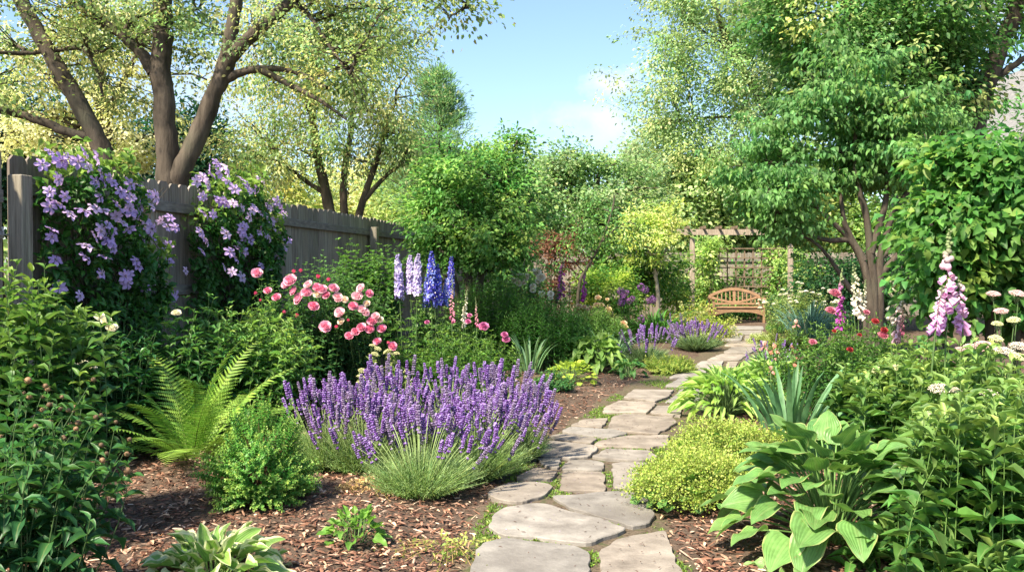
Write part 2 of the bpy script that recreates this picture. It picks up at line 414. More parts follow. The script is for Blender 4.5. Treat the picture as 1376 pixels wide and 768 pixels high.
def stem_plant(name, label, cat, loc, n=30, H=.8, sp=(.5, .4), L=.1, Wd=.035, nodes=8, whorl=2, base_r=.15, col=(.05, .12, .03), tip=None, tm=LANCE,
               t0=.2, elev=(.1, .8), group=None, dome=.35, sr=.0032, stemcol=(.06, .11, .035), mat=None, lean=(0, 0), jit=.08, root=None, v=.2, up_bias=.6, h=.08, lprof=None):
    loc = np.asarray(loc, float)
    if root is None: root = thing(name, label, cat, loc, group)
    B, xy = dome_tips(n, loc, H, sp[0], sp[1], dome, lean, jit)
    A = loc + np.stack([xy[:, 0] * base_r + rng.normal(0, .02, n), xy[:, 1] * base_r + rng.normal(0, .02, n), np.zeros(n)], -1)
    Cc = A * .35 + B * .65; Cc[:, :2] = A[:, :2] * .6 + B[:, :2] * .4 + rng.normal(0, .10 * min(1, H), (n, 2)); Cc[:, 2] = loc[2] + (B[:, 2] - loc[2]) * .62
    st = MB(); tubes(st, bez(A, Cc, B, 6), np.linspace(1, .45, 6)[None] * sr * np.ones((n, 1)), 4, stemcol)
    st.build('stems', M_STEM, root)
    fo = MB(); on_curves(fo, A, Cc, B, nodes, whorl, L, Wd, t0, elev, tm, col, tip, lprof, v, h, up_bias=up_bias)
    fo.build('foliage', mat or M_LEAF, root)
    return root, B, nrm(B - Cc)

def ribbons(mb, P, Wd, side, col, fold=.25, mat=0):
    """long blades: P (m,n,3) centre lines, Wd (m,n) widths, side (m,3)"""
    m, n, _ = P.shape
    Tn = nrm(np.gradient(P, axis=1)); s = nrm(side[:, None] - Tn * np.sum(side[:, None] * Tn, -1, keepdims=True)); N_ = np.cross(s, Tn)
    V = np.stack([P - s * Wd[..., None] / 2 + N_ * Wd[..., None] * fold / 2, P, P + s * Wd[..., None] / 2 + N_ * Wd[..., None] * fold / 2], 2)
    uv = np.zeros((m, n, 3, 2)); uv[..., 0] = [-1, 0, 1]; uv[..., 1] = np.linspace(0, 1, n)[None, :, None]
    f = [];
    for i in range(n - 1):
        for j in range(2): a = i * 3 + j; f.append((a, a + 1, a + 4, a + 3))
    f = (np.array(f)[None] + (np.arange(m) * n * 3)[:, None, None]).reshape(-1, 4)
    c = np.repeat(np.broadcast_to(col, (m, 3)), n * 3, 0)
    mb.add(V.reshape(-1, 3), [f], uv.reshape(-1, 2), c, mat)
def blade_clump(name, label, cat, loc, n=40, H=.6, sp=.3, w=.025, col=(.06, .13, .07), arch=.3, br=.06, group=None, root=None, seg=7, mat=None, v=.18, upright=False, part='foliage', sy=None):
    loc = np.asarray(loc, float)
    if root is None: root = thing(name, label, cat, loc, group)
    a = rng.uniform(0, 6.28, n); hd = np.stack([np.cos(a), np.sin(a) * (sy or 1), np.zeros(n)], -1)
    rr = np.sqrt(rng.uniform(0, 1, (n, 1))); h = H * rng.uniform(.65, 1.08, (n, 1))
    A = loc + hd * rr * br
    reach = sp * (0.15 + .85 * rr)
    Cc = A + hd * reach * .35 + np.array([0, 0, 1]) * h * (.75 if upright else 1.0)
    B = A + hd * reach + np.array([0, 0, 1]) * h * (1 - arch * rng.uniform(.2, 1.6, (n, 1)))
    P = bez(A, Cc, B, seg); t = np.linspace(0, 1, seg)
    wd = w * rng.uniform(.7, 1.15, (n, 1)) * np.clip(np.minimum(.6 + t * 1.2, 1) * (1 - t ** 3.2), .03, 1)[None]
    side = np.cross(hd, [0, 0, 1]) + rng.normal(0, .5, (n, 3)) * [1, 1, 0]
    mb = MB(); ribbons(mb, P, wd, nrm(side), vary(col, n, v, .06)); mb.build(part, mat or M_GRASS, root)
    return root
def hosta(name, label, cat, loc, n=46, R=.5, H=.35, L=.22, Wd=.15, col=(.10, .19, .05), mat=None, tm=HEART, group=None, petcol=(.16, .26, .09), v=.12, sy=1.0, inner=.75):
    loc = np.asarray(loc, float); root = thing(name, label, cat, loc, group)
    i = np.arange(n); f = ((i + .5) / n) ** 1.2                                   # 0 inner .. 1 outer
    a = i * 2.39996 + rng.normal(0, .15, n); hd = np.stack([np.cos(a), np.sin(a) * sy, np.zeros(n)], -1)
    k = f[:, None]
    A = loc + hd * .04
    pr = (R - L * .8) * (.10 + .90 * k ** .75) * rng.uniform(.8, 1.15, (n, 1))
    B = A + hd * pr + np.array([0, 0, 1]) * (H * (.92 - .66 * k ** 1.6)) * rng.uniform(.8, 1.1, (n, 1))
    Cc = A + hd * pr * .35 + np.array([0, 0, 1]) * (B - A)[:, 2:3] * .85
    mb = MB(); tubes(mb, bez(A, Cc, B, 6), np.linspace(1, .7, 6)[None] * (L * .028) * np.ones((n, 1)), 5, petcol)
    mb.build('leaf_stalks', M_STEM, root)
    e = (inner * (1 - k) ** 1.2 - .02 - .28 * k) + rng.normal(0, .16, (n, 1))
    d = hd * np.cos(e) + np.array([0, 0, 1]) * np.sin(e)
    d[:, :2] += rng.normal(0, .12, (n, 2))
    up = nrm(np.array([0, 0, 1.0]) + rng.normal(0, .22, (n, 3)))
    sc = (rng.uniform(.75, 1.1, n) * (.72 + .35 * f ** .6))
    mb = MB(); inst_multi(mb, tm, B, frame(nrm(d), up), np.stack([Wd * sc, L * sc, L * sc], -1), vary(col, n, v, .05))
    mb.build('foliage', mat or M_HOSTA, root)
    return root

def lumpy(dirs, seed, amp=.22, f=3.0):
    r = np.random.default_rng(seed); s = np.zeros(len(dirs))
    for k in range(5):
        w = r.normal(0, 1, 3) * f; s += np.sin(dirs @ w + r.uniform(0, 6.28))
    return 1 + amp * s / 2.2
def blob_pts(c, r, n, shell=.5, amp=.25, zmin=None, f=3.0):
    d = rsph(n); u = rng.uniform(0, 1, (n, 1)) ** (1 / 3) * (1 - shell) + shell * rng.uniform(.82, 1.0, (n, 1))
    P = np.asarray(c) + d * np.asarray(r) * u * lumpy(d, int(rng.integers(1e6)), amp, f)[:, None]
    if zmin is not None: m = P[:, 2] > zmin; P = P[m]; d = d[m]
    return P, d
def clusters(mb, P, D, per=14, rad=.12, L=.06, Wd=.03, col=(.06, .13, .03), v=.2, h=.1, droop=.3, tm=LSMALL, flat=.6, cv=.22, out=.5, alt=None, altp=0.0):
    """leaf clumps: every clump has its own tone, its leaves fan out from it"""
    n = len(P)
    if n == 0: return
    cc = vary(col, n, cv, h)
    if alt is not None:
        pf = max(np.ptp(P, axis=0).max(), .5) / 6; nv = np.sin(P @ np.array([1.1, .7, 1.9]) / pf + 1) + np.sin(P @ np.array([-1.3, .9, 1.2]) / pf + 4) + np.sin(P @ np.array([.6, 1.6, -2.1]) / pf) + rng.normal(0, .55, n)
        m = nv > np.quantile(nv, 1 - altp); cc[m] = vary(alt, int(m.sum()), cv, h)
    off = rng.normal(0, 1, (n, per, 3)) * rad * rng.uniform(.7, 1.3, (n, 1, 1)) * [1, 1, flat]
    p = (P[:, None] + off).reshape(-1, 3)
    d = nrm(off * [1, 1, .7] / rad * .6 + D[:, None] * out + rng.normal(0, .45, off.shape) + np.array([0, 0, -droop])).reshape(-1, 3)
    up = nrm(np.array([0, 0, 1.0]) + rng.normal(0, .45, p.shape) + np.repeat(D, per, 0) * .35)
    c = np.repeat(cc, per, 0) * np.exp(rng.normal(0, v, (n * per, 1)))
    sc = rng.uniform(.65, 1.2, n * per)
    inst_multi(mb, tm, p, frame(d, up), np.stack([Wd * sc, L * sc, L * sc], -1), np.clip(c, 0, .9))
def catmull(pts, n):
    pts = np.asarray(pts, float); k = len(pts)
    if k == 2: return pts[0] + (pts[1] - pts[0]) * np.linspace(0, 1, n)[:, None]
    e = np.concatenate([[2 * pts[0] - pts[1]], pts, [2 * pts[-1] - pts[-2]]]); out = []
    for t in np.linspace(0, k - 1 - 1e-6, n):
        i = int(t); u = t - i; a, b, c, d = e[i:i + 4]
        out.append(.5 * (2 * b + (c - a) * u + (2 * a - 5 * b + 4 * c - d) * u * u + (3 * b - a - 3 * c + d) * u ** 3))
    return np.array(out)
def limb(mb, pts, r0, r1, sides=10, n=None, flare=0.0, col=(.085, .15, .045)):
    n = n or max(8, len(pts) * 5); P = catmull(pts, n); t = np.linspace(0, 1, n)
    P = P + rng.normal(0, r1 * .12, P.shape) * np.minimum(1, t * 4)[:, None]
    R = r0 + (r1 - r0) * t; R = R * (1 + flare * np.exp(-t * 14)) * (1 + rng.normal(0, .04, n))
    tubes(mb, P, R, sides, col)
    return P
def branch_to(mb, P, nodes, r=.012, frac=.3, sub=8, sides=4, sag=.0, maxd=None, must=None):
    """fork from the limbs to secondary points, from those to the clumps"""
    n = len(P)
    if n == 0: return
    pick = rng.permutation(n)[:max(1, n // sub)]; Q = P[pick]
    def conn(src, dst, r0, r1, m=6):
        dd = np.linalg.norm(dst[:, None] - src[None], axis=-1) + np.maximum(0, src[None, :, 2] - dst[:, None, 2]) * 1.2
        j = dd.argmin(1); A = src[j]; Cc = A * .5 + dst * .5 + np.array([0, 0, 1]) * np.linalg.norm(dst - A, axis=-1, keepdims=True) * (.12 - sag)
        PP = bez(A, Cc, dst, m); PP[:, 1:-1] += rng.normal(0, 1, PP[:, 1:-1].shape) * np.linalg.norm(dst - A, axis=-1)[:, None, None] * .03
        ok = np.linalg.norm(dst - A, axis=-1) > .02
        tubes(mb, PP[ok], (np.linspace(r0, r1, m)[None] * np.ones((len(dst), 1)))[ok], sides)
        return PP
    pp = conn(nodes, Q, r * 2.2, r * .8, 8)
    src2 = pp[:, 2:].reshape(-1, 3)
    rest = P[rng.permutation(n)[:int(n * frac)]]
    if must is not None: rest = np.concatenate([rest, must])
    conn(src2, rest, r * .7, r * .3, 5)
def BL(px, py, d, rx, ry, rd, n, zmin=None):
    """a leafy mass: where it stands (distance d), its real radii from its apparent ones"""
    return (W(px, py, d), (rx * d / F, rd, ry * d / F), n)
def gapmask(P, g, s=1.0, seed=0):
    r = np.random.default_rng(seed); v = np.zeros(len(P))
    for k in range(6): v += np.sin(P @ (r.normal(0, 1, 3) * 2.6 / s) + r.uniform(0, 6.28))
    return v > np.quantile(v, g) if len(v) else v > 0
def tree(name, label, cat, base, limbs, blobs, per=14, rad=.15, L=.07, Wd=.035, col=(.06, .13, .03), droop=.3, tm=LSMALL, flat=.6, cv=.22, twig=.012,
         frac=.3, bark=None, group=None, shell=.5, amp=.25, alt=None, altp=0, sides=10, flare=.5, sub=8, h=.1, zmin=.05, v=.2, sag=0.0, lumpf=3.0, gap=.22, gaps=1.0, spur=.14):
    root = thing(name, label, cat, base, group)
    tr = MB(); nodes = []
    for (pts, r0, r1) in limbs:
        P = limb(tr, pts, r0, r1, sides, flare=flare if np.asarray(pts)[0][2] < .05 else 0); nodes.append(P[len(P) // 4:])
    nodes = np.concatenate(nodes)
    cr_ = MB(); allP = []; must = []
    for (c, r, n) in blobs:
        P, D = blob_pts(c, r, int(n * (1 + gap)), shell, amp, zmin, lumpf)
        m_ = gapmask(P, gap, gaps, int(abs(base[0]) * 100)); P = P[m_]; D = D[m_]
        k_ = int(len(P) * spur)
        if k_:
            j_ = np.argsort(-np.linalg.norm((P - c) / r, axis=1))[:k_ * 2:2]; SP = []; SD = []
            for q_ in (1, 2): SP.append(P[j_] + nrm(D[j_] * [1, 1, .6] + [0, 0, .12]) * rad * 1.35 * q_ * rng.uniform(.7, 1.2, (len(j_), 1))); SD.append(D[j_])
            SP = np.concatenate(SP); SD = np.concatenate(SD); clusters(cr_, SP, SD, max(4, int(per * .55)), rad * .62, L, Wd, col, v=v, h=h, droop=droop, tm=tm, flat=flat, cv=cv, alt=alt, altp=altp)
            tubes(tr, bez(P[j_], P[j_] * .5 + SP[-len(j_):] * .5 + [0, 0, .02], SP[-len(j_):], 4), np.linspace(twig * .45, twig * .2, 4)[None] * np.ones((len(j_), 1)), 3)
        allP.append(P)
        if k_: must.append(P[j_])
        clusters(cr_, P, D, per, rad, L, Wd, col, v=v, h=h, droop=droop, tm=tm, flat=flat, cv=cv, alt=alt, altp=altp)
    if frac > 0: branch_to(tr, np.concatenate(allP), nodes, twig, frac, sub, sag=sag, must=np.concatenate(must) if must else None)
    tr.build('trunk', bark or M_BARK, root); cr_.build('crown', M_TREE, root)
    return root
def shrub(name, label, cat, base, blobs, nst=9, sr=.012, **kw):
    """a bush: several stems from the ground, clumps of leaves"""
    base = np.asarray(base, float); limbs = []
    for (c, r, n) in blobs:
        k = max(2, nst // len(blobs))
        for _ in range(k):
            e = np.asarray(c) + rng.normal(0, .35, 3) * r; b = base + rng.normal(0, .012, 3) * [1, 1, 0]
            limbs.append(([b, (b * .5 + e * .5) + np.array([0, 0, .1]), e], sr, sr * .4))
    kw.setdefault('frac', .12); kw.setdefault('twig', .005); kw.setdefault('sides', 5); kw.setdefault('flare', 0)
    return tree(name, label, cat, base, limbs, blobs, **kw)

# ---- flowers
def petal_ring(mb, n, L, Wd, tilt, tm, col, r0=0.0, z0=0.0, ph=0.0, v=.05, cdir=1):
    a = np.arange(n) * 2 * np.pi / n + ph + rng.normal(0, .06, n)
    hd = np.stack([np.cos(a), np.sin(a), np.zeros(n)], -1); e = tilt + rng.normal(0, .05, n)
    d = hd * np.cos(e)[:, None] + np.array([0, 0, 1]) * np.sin(e)[:, None]
    up = nrm(-hd * np.sin(e)[:, None] + np.array([0, 0, 1]) * np.cos(e)[:, None])
    inst_multi(mb, tm, hd * r0 + [0, 0, z0], frame(d, up), np.array([Wd, L, L])[None] * rng.uniform(.9, 1.08, (n, 1)), vary(col, n, v, .0))
PET = [leaf_t(5, 2, 'petal', .18, c, .25, i) for i, c in enumerate((.1, .3, .5))]
PETC = [leaf_t(4, 2, 'petal', .45, -.55, .15, i) for i in range(2)]     # cupped
def sphere_t(nu=6, nv=4, sq=1.0):
    V = []; Fq = []; Ft = []
    for i in range(1, nv):
        th = math.pi * i / nv
        for j in range(nu): V.append((math.sin(th) * math.cos(6.2832 * j / nu), math.sin(th) * math.sin(6.2832 * j / nu), math.cos(th) * sq))
    t = len(V); V += [(0, 0, sq), (0, 0, -sq)]
    for i in range(nv - 2):
        for j in range(nu): a = i * nu + j; b = i * nu + (j + 1) % nu; Fq.append((a, a + nu, b + nu, b))
    for j in range(nu): Ft.append((t, j, (j + 1) % nu)); k = (nv - 2) * nu; Ft.append((t + 1, k + (j + 1) % nu, k + j))
    return T(V, [np.array(Fq), np.array(Ft)], np.zeros((len(V), 2)))
SPH = sphere_t(); OCT = sphere_t(4, 2); SPH2 = sphere_t(10, 7)
I3 = np.eye(3)
def blobs_inst(mb, t, pos, r, col, Rm=None):
    pos = np.asarray(pos); n = len(pos)
    inst(mb, t, pos, np.broadcast_to(I3, (n, 3, 3)) if Rm is None else Rm, np.broadcast_to(np.asarray(r, float).reshape(-1, 1) if np.ndim(r) == 1 else r, (n, 3)), col)

def me_clematis(i):
    mb = MB(); c = [hexc('#c2a4d8'), hexc('#cdb2df'), hexc('#d8bce0')][i % 3]
    petal_ring(mb, 6 if i != 1 else 7, .078, .043, .12, PET, c, .004)
    # darker bar down every petal is the fold; the boss of stamens
    k = 22; d = nrm(rsph(k) * [1, 1, .5] + [0, 0, .9])
    tubes(mb, bez(np.zeros((k, 3)), d * .01, d * .02, 3), np.full((k, 3), .0011), 3, hexc('#6f4a78'))
    blobs_inst(mb, OCT, d * .02, .0022, hexc('#e8e2c4'))
    return mb.mesh('clematis_flower', M_PETAL)
def me_rose(i):
    mb = MB(); outer, inner, s = [('#f7c3d2', '#ee9ab6', 1.), ('#f4aec4', '#ea86a8', .82), ('#f8d8da', '#f3bcc6', .9), ('#f8ecd8', '#f2dabc', .72), ('#ea7a9c', '#e06088', .55)][i]
    o = hexc(outer); n_ = hexc(inner)
    op = [1.45, 1.25, 1.0, .75, .45, .1] if i != 4 else [1.5, 1.35, 1.2, 1.05]
    for k, e in enumerate(op):
        w = k / (len(op) - 1)
        petal_ring(mb, 4 + k, s * (.036 + .022 * w), s * (.036 + .026 * w), e, PETC, n_ * (1 - w) + o * w, .003 + .006 * w * s, .012 * (1 - w), k * .7)
    petal_ring(mb, 5, s * .03, s * .012, -.5, [LEAF_LO], (.06, .12, .04), .002, -.004)
    blobs_inst(mb, SPH, np.array([[0, 0, -.008]]), .009 * s, (.07, .14, .05))
    return mb.mesh('rose_flower', [M_PETAL])
def me_floret_spike(length, w, cols, nfl=70, taper=.5, budcol=None, petals=5, budfrac=.15, seed=0, face=.2):
    mb = MB(); n = nfl; t = (np.arange(n) + .5) / n; a = np.arange(n) * 2.39996 + rng.normal(0, .5, n); t = np.clip(t + rng.normal(0, .012, n), 0, 1)
    rad = w * .5 * (1 - taper * t ** 2) * rng.uniform(.8, 1.25, n)
    tubes(mb, np.array([[0, 0, -.05], [0, 0, length * .5], [0, 0, length * 1.02]]), np.array([.004, .0035, .0015]), 5, (.10, .16, .06))
    for i in range(n):
        hd = np.array([math.cos(a[i]), math.sin(a[i]), face]); hd = unit(hd); R1 = frame(hd[None], np.array([[0, 0, 1.]]))[0]   # Y outward
        Rz = np.stack([R1[:, 0], R1[:, 2], R1[:, 1]], -1); Rz[:, 1] *= -1                                                    # flower faces outward: its Z = hd
        c0 = np.array([0, 0, t[i] * length]) + hd * rad[i] * .45; s = rad[i] * 1.05
        c = cols[int(rng.integers(len(cols)))] * rng.uniform(.75, 1.2)
        if t[i] > 1 - budfrac:
            blobs_inst(mb, SPH, c0[None], s * .33, budcol if budcol is not None else c * .7); continue
        m = petals; pa = np.arange(m) * 6.2832 / m + rng.uniform(0, 6)
        pd = np.stack([np.cos(pa), np.sin(pa), np.full(m, .35)], -1)
        D_ = pd @ Rz.T; U = np.tile(hd, (m, 1))
        inst(mb, LEAF_LO, np.tile(c0, (m, 1)), frame(nrm(D_), U), np.array([s * .62, s * .72, s * .72]), vary(c, m, .28, .04))
        blobs_inst(mb, OCT, (c0 + hd * s * .25)[None], s * .14, hexc('#efe9ea'))
    return mb.mesh('flower_spike', M_PETAL)
def bell_t():
    prof_ = [(.12, 0), (.34, .15), (.46, .5), (.5, .8), (.68, 1.0)]; nu = 8; V = []; Fq = []; C = []
    for k, (r, z) in enumerate(prof_):
        for j in range(nu): a = 6.2832 * j / nu; V.append((r * math.cos(a), z, r * math.sin(a) * .9)); C.append([1, 1, 1] if k > 1 else [1.05, 1.05, 1.02])
    for k in range(len(prof_) - 1):
        for j in range(nu): Fq.append((k * nu + j, k * nu + (j + 1) % nu, (k + 1) * nu + (j + 1) % nu, (k + 1) * nu + j))
    return T(V, [np.array(Fq)], np.zeros((len(V), 2)), np.array(C))
BELL = bell_t()
def me_foxglove(length, w, c_low, c_top, nb=46, bud=(.25, .32, .14), budfrac=.35, seed=0):
    mb = MB(); bend = rng.uniform(-.03, .03, 2)
    cl = lambda t: np.array([bend[0] * t * t * 3 * length, bend[1] * t * t * 3 * length, t * length])
    tubes(mb, np.array([cl(x) for x in np.linspace(-.05, 1, 8)]), np.linspace(.006, .002, 8), 5, (.12, .18, .07))
    a = -math.pi / 2 + rng.uniform(-2.3, 2.3, nb); t = (np.arange(nb) + .5) / nb + rng.normal(0, .006, nb)
    for i in range(nb):
        hd = np.array([math.cos(a[i]), math.sin(a[i]), 0])
        if t[i] > 1 - budfrac:
            u = (t[i] - 1 + budfrac) / budfrac; s = w * .12 * (1 - .72 * u)
            d = unit(hd + [0, 0, .3]); cc = np.asarray(c_top) * (1 - min(1, u * 2)) + np.asarray(bud) * min(1, u * 2)
            blobs_inst(mb, SPH, (cl(t[i]) + d * s * 1.3)[None], s, cc)
        else:
            g = t[i] / (1 - budfrac); s = w * (.46 - .22 * g) * rng.uniform(.85, 1.1)
            d = unit(hd + [0, 0, -.65 - .5 * (1 - g)] + rng.normal(0, .12, 3)); cc = np.asarray(c_low) * (1 - g) + np.asarray(c_top) * g
            inst(mb, BELL, (cl(t[i]) + hd * .006)[None], frame(d[None], np.array([[0, 0, 1.]])), np.array([s * .5, s, s * .5]), vary(cc, 1, .16, .02))
    return mb.mesh('flower_spike', M_PETAL)
def me_lavender(i, big=1.0):
    mb = MB(); Lh = (.085 + .02 * i) * big; tubes(mb, np.array([[0, 0, -.06], [0, 0, Lh * .5], [0, 0, Lh]]), np.array([.0018, .0018, .001]), 3, (.18, .22, .14))
    cs = [hexc('#865fae'), hexc('#9c7cc2'), hexc('#b29bd2'), hexc('#6a4488')]
    k = 7 + i; pos = []; R_ = []
    for q in range(k):
        z = Lh * (q / (k - 1)) ** .92 + (-.022 if q == 0 else 0); m = 6; r = (.0095 if 0 < q < k - 1 else .0065) * big
        aa = np.arange(m) * 6.2832 / m + q * .6
        for x in aa: pos.append((math.cos(x) * r, math.sin(x) * r, z + rng.normal(0, .0015))); R_.append(rng.uniform(.0048, .0072) * big)
    pos = np.array(pos); c = np.array([cs[int(j)] for j in rng.integers(0, 4, len(pos))])
    inst(mb, OCT, pos, np.broadcast_to(I3, (len(pos), 3, 3)), np.array(R_)[:, None] * [1, 1, 1.35], c)
    if i == 3: mb.C = [c_ * .55 + hexc('#8d8a86') * .45 for c_ in mb.C]
    return mb.mesh('lavender_spike', M_PETAL)
def me_allium(c='#a86ab0', r=.05):
    mb = MB(); n = 70; d = rsph(n); 
    tubes(mb, bez(np.zeros((n, 3)), d * r * .4, d * r * .85, 3), np.full((n, 3), .0007), 3, (.2, .25, .15))
    for k in range(n):
        m = 5; R1 = frame(d[k][None], rsph(1))[0]; pa = np.arange(m) * 6.2832 / m
        pd = nrm(np.outer(np.cos(pa), R1[:, 0]) + np.outer(np.sin(pa), R1[:, 2]) + d[k] * .5)
        inst(mb, DIAMOND, np.tile(d[k] * r * .85, (m, 1)), frame(pd, np.tile(d[k], (m, 1))), np.array([r * .13, r * .28, r * .28]), vary(hexc(c), m, .15, 0))
    return mb.mesh('allium_head', M_PETAL)
def me_iris(c1, c2):
    mb = MB()
    petal_ring(mb, 3, .085, .06, 1.25, PETC, hexc(c1), .004, 0)
    petal_ring(mb, 3, .085, .055, -.1, [leaf_t(6, 2, 'petal', -.1, .95, .3, 4)], hexc(c2), .004, 0, 1.05)
    tubes(mb, np.array([[0, 0, -.06], [0, 0, -.03], [0, 0, 0.]]), np.array([.004, .009, .006]), 6, (.12, .18, .06))
    return mb.mesh('iris_flower', M_PETAL)
def me_umbel(r=.06, c='#d8d2b8', dome=.25, n=150, br=.0045):
    mb = MB(); a = np.arange(n) * 2.39996; q = np.sqrt((np.arange(n) + .5) / n)
    P = np.stack([q * np.cos(a) * r, q * np.sin(a) * r, r * dome * (1 - q ** 2) + rng.normal(0, br * .5, n)], -1)
    blobs_inst(mb, OCT, P, rng.uniform(.75, 1.25, n) * br, vary(hexc(c), n, .1, .04))
    k = 14; aa = rng.uniform(0, 6.28, k); E = np.stack([np.cos(aa) * r * .7, np.sin(aa) * r * .7, np.full(k, -.002)], -1)
    Z = np.tile([0, 0, -.06], (k, 1)); tubes(mb, bez(Z, E * [.6, .6, 1] + [0, 0, -.02], E, 4), np.full((k, 4), .0012), 3, (.16, .22, .1))
    return mb.mesh('flower_head', M_PETAL)
def me_ruffle(r, c, c2=None):
    """a small ball shaped double flower"""
    mb = MB(); c2 = c2 or c
    for k, e in enumerate((1.4, 1.1, .8, .45, .1, -.15)):
        petal_ring(mb, 4 + k, r * (.75 + .07 * k), r * (.7 + .05 * k), e, PETC, hexc(c) * (k / 5) + hexc(c2) * (1 - k / 5), .12 * r, .05 * r, k)
    return mb.mesh('double_flower', M_PETAL)
def me_bud(r=.014, c='#9a7d5c', cg=(.10, .14, .05)):
    mb = MB(); blobs_inst(mb, SPH2, np.array([[0, 0, r * .8]]), r, vary(hexc(c), 1, .15, .05))
    petal_ring(mb, 5, r * 1.7, r * 1.1, .75, [LEAF_LO], hexc(c) * .7, r * .3, 0)
    petal_ring(mb, 3, r * 2.6, r * .6, .3, [LEAF_LO], cg, r * .3, 0)
    return mb.mesh('seed_head', M_PETAL)
def me_frond(Lf=.7, seed=0, col=(.13, .25, .05)):
    """fern frond rising along +Z and arching over +Y"""
    mb = MB(); n = 30; t = np.linspace(0, 1, 60); arch = .55 + .2 * (seed % 3)
    ang = 1.45 - arch * t ** 1.8 * 1.5; ds = Lf / 59
    y = np.concatenate([[0], np.cumsum(np.cos(ang[:-1]) * ds)]); z = np.concatenate([[0], np.cumsum(np.sin(ang[:-1]) * ds)])
    P = np.stack([rng.normal(0, .0015, 60).cumsum() * .3, y, z], -1)
    tubes(mb, P[::3], np.linspace(.0035, .0008, 20), 4, (.20, .26, .08))
    tt = np.linspace(.12, .985, n); X = np.stack([np.interp(tt, t, P[:, k]) for k in range(3)], -1)
    Tn = nrm(np.stack([np.interp(tt, t, np.gradient(P[:, k])) for k in range(3)], -1)); side = np.tile([1., 0, 0], (n, 1)); up = nrm(np.cross(side, Tn))
    pl = Lf * .155 * np.sin(np.pi * np.clip(tt, 0, 1) ** .8) ** .75 * (1 - .25 * tt) + .004
    # pinna: comb of little lobes either side of its own midrib
    m = 11; V = []; Fq = []
    for i in range(m):
        y0 = i / m; wl = .17 * (1 - (i / m) ** 1.6) + .01
        for s_ in (-1, 1):
            b = len(V); V += [(0, y0, 0), (s_ * wl * .9, y0 + .055, .02), (s_ * wl, y0 + .085, .01), (0, y0 + 1.02 / m, 0)]
            Fq.append((b, b + 1, b + 2, b + 3) if s_ > 0 else (b, b + 3, b + 2, b + 1))
    PIN = T(V, [np.array(Fq)], np.zeros((len(V), 2)))
    for s_ in (-1, 1):
        d = nrm(side * s_ + Tn * .45 - up * .12 + rng.normal(0, .05, (n, 3)))
        inst(mb, PIN, X, frame(d, up), np.stack([pl * .62, pl, pl], -1), vary(col, n, .1, .06))
    return mb.mesh('fern_frond', M_GRASS)

# ------------------------------------------------------------------ ground and path
PATHC = np.array([G(772, 900), G(772, 768), G(765, 700), G(785, 640), G(808, 600), G(858, 560), G(888, 530), G(922, 510), G(952, 492), G(985, 476), G(1000, 462), G(998, 450), G(992, 438)])[:, :2]
def path_dist(xy):
    best = np.full(len(xy), 1e9)
    for a, b in zip(PATHC[:-1], PATHC[1:]):
        ab = b - a; t = np.clip(((xy - a) @ ab) / (ab @ ab), 0, 1)
        best = np.minimum(best, np.linalg.norm(xy - a - t[:, None] * ab, axis=1))
    return best
def gh(xy):
    xy = np.asarray(xy, float).reshape(-1, 2)
    s = np.clip((path_dist(xy) - .62) / .6, 0, 1); s = s * s * (3 - 2 * s)
    n = np.sin(xy[:, 0] * 3.1 + 1.3 * np.sin(xy[:, 1] * 2.2)) * .012 + np.sin(xy[:, 0] * 9.3 + xy[:, 1] * 7.1) * .006 + np.sin(xy[:, 1] * 13.7 - xy[:, 0] * 5) * .005
    return -.012 + s * (.055 + n)
gx = np.concatenate([-np.geomspace(400, 8, 14), np.arange(-7, 9, .09), np.geomspace(9.5, 400, 14)])
gy = np.concatenate([[-60, -20, -5, 0], np.arange(1, 14, .09), np.arange(14, 30, .3), np.geomspace(31, 900, 14)])
XX, YY = np.meshgrid(gx, gy); xy = np.stack([XX.ravel(), YY.ravel()], 1)
zz = gh(xy); nx_, ny_ = len(gx), len(gy)
i = (np.arange(ny_ - 1)[:, None] * nx_ + np.arange(nx_ - 1)[None]).ravel()
mb = MB(); mb.add(np.concatenate([xy, zz[:, None]], 1), [np.stack([i, i + 1, i + 1 + nx_, i + nx_], 1)])
tag(mb.build('ground', M_SOIL), kind='structure', label='brown bark mulch beds of the garden')
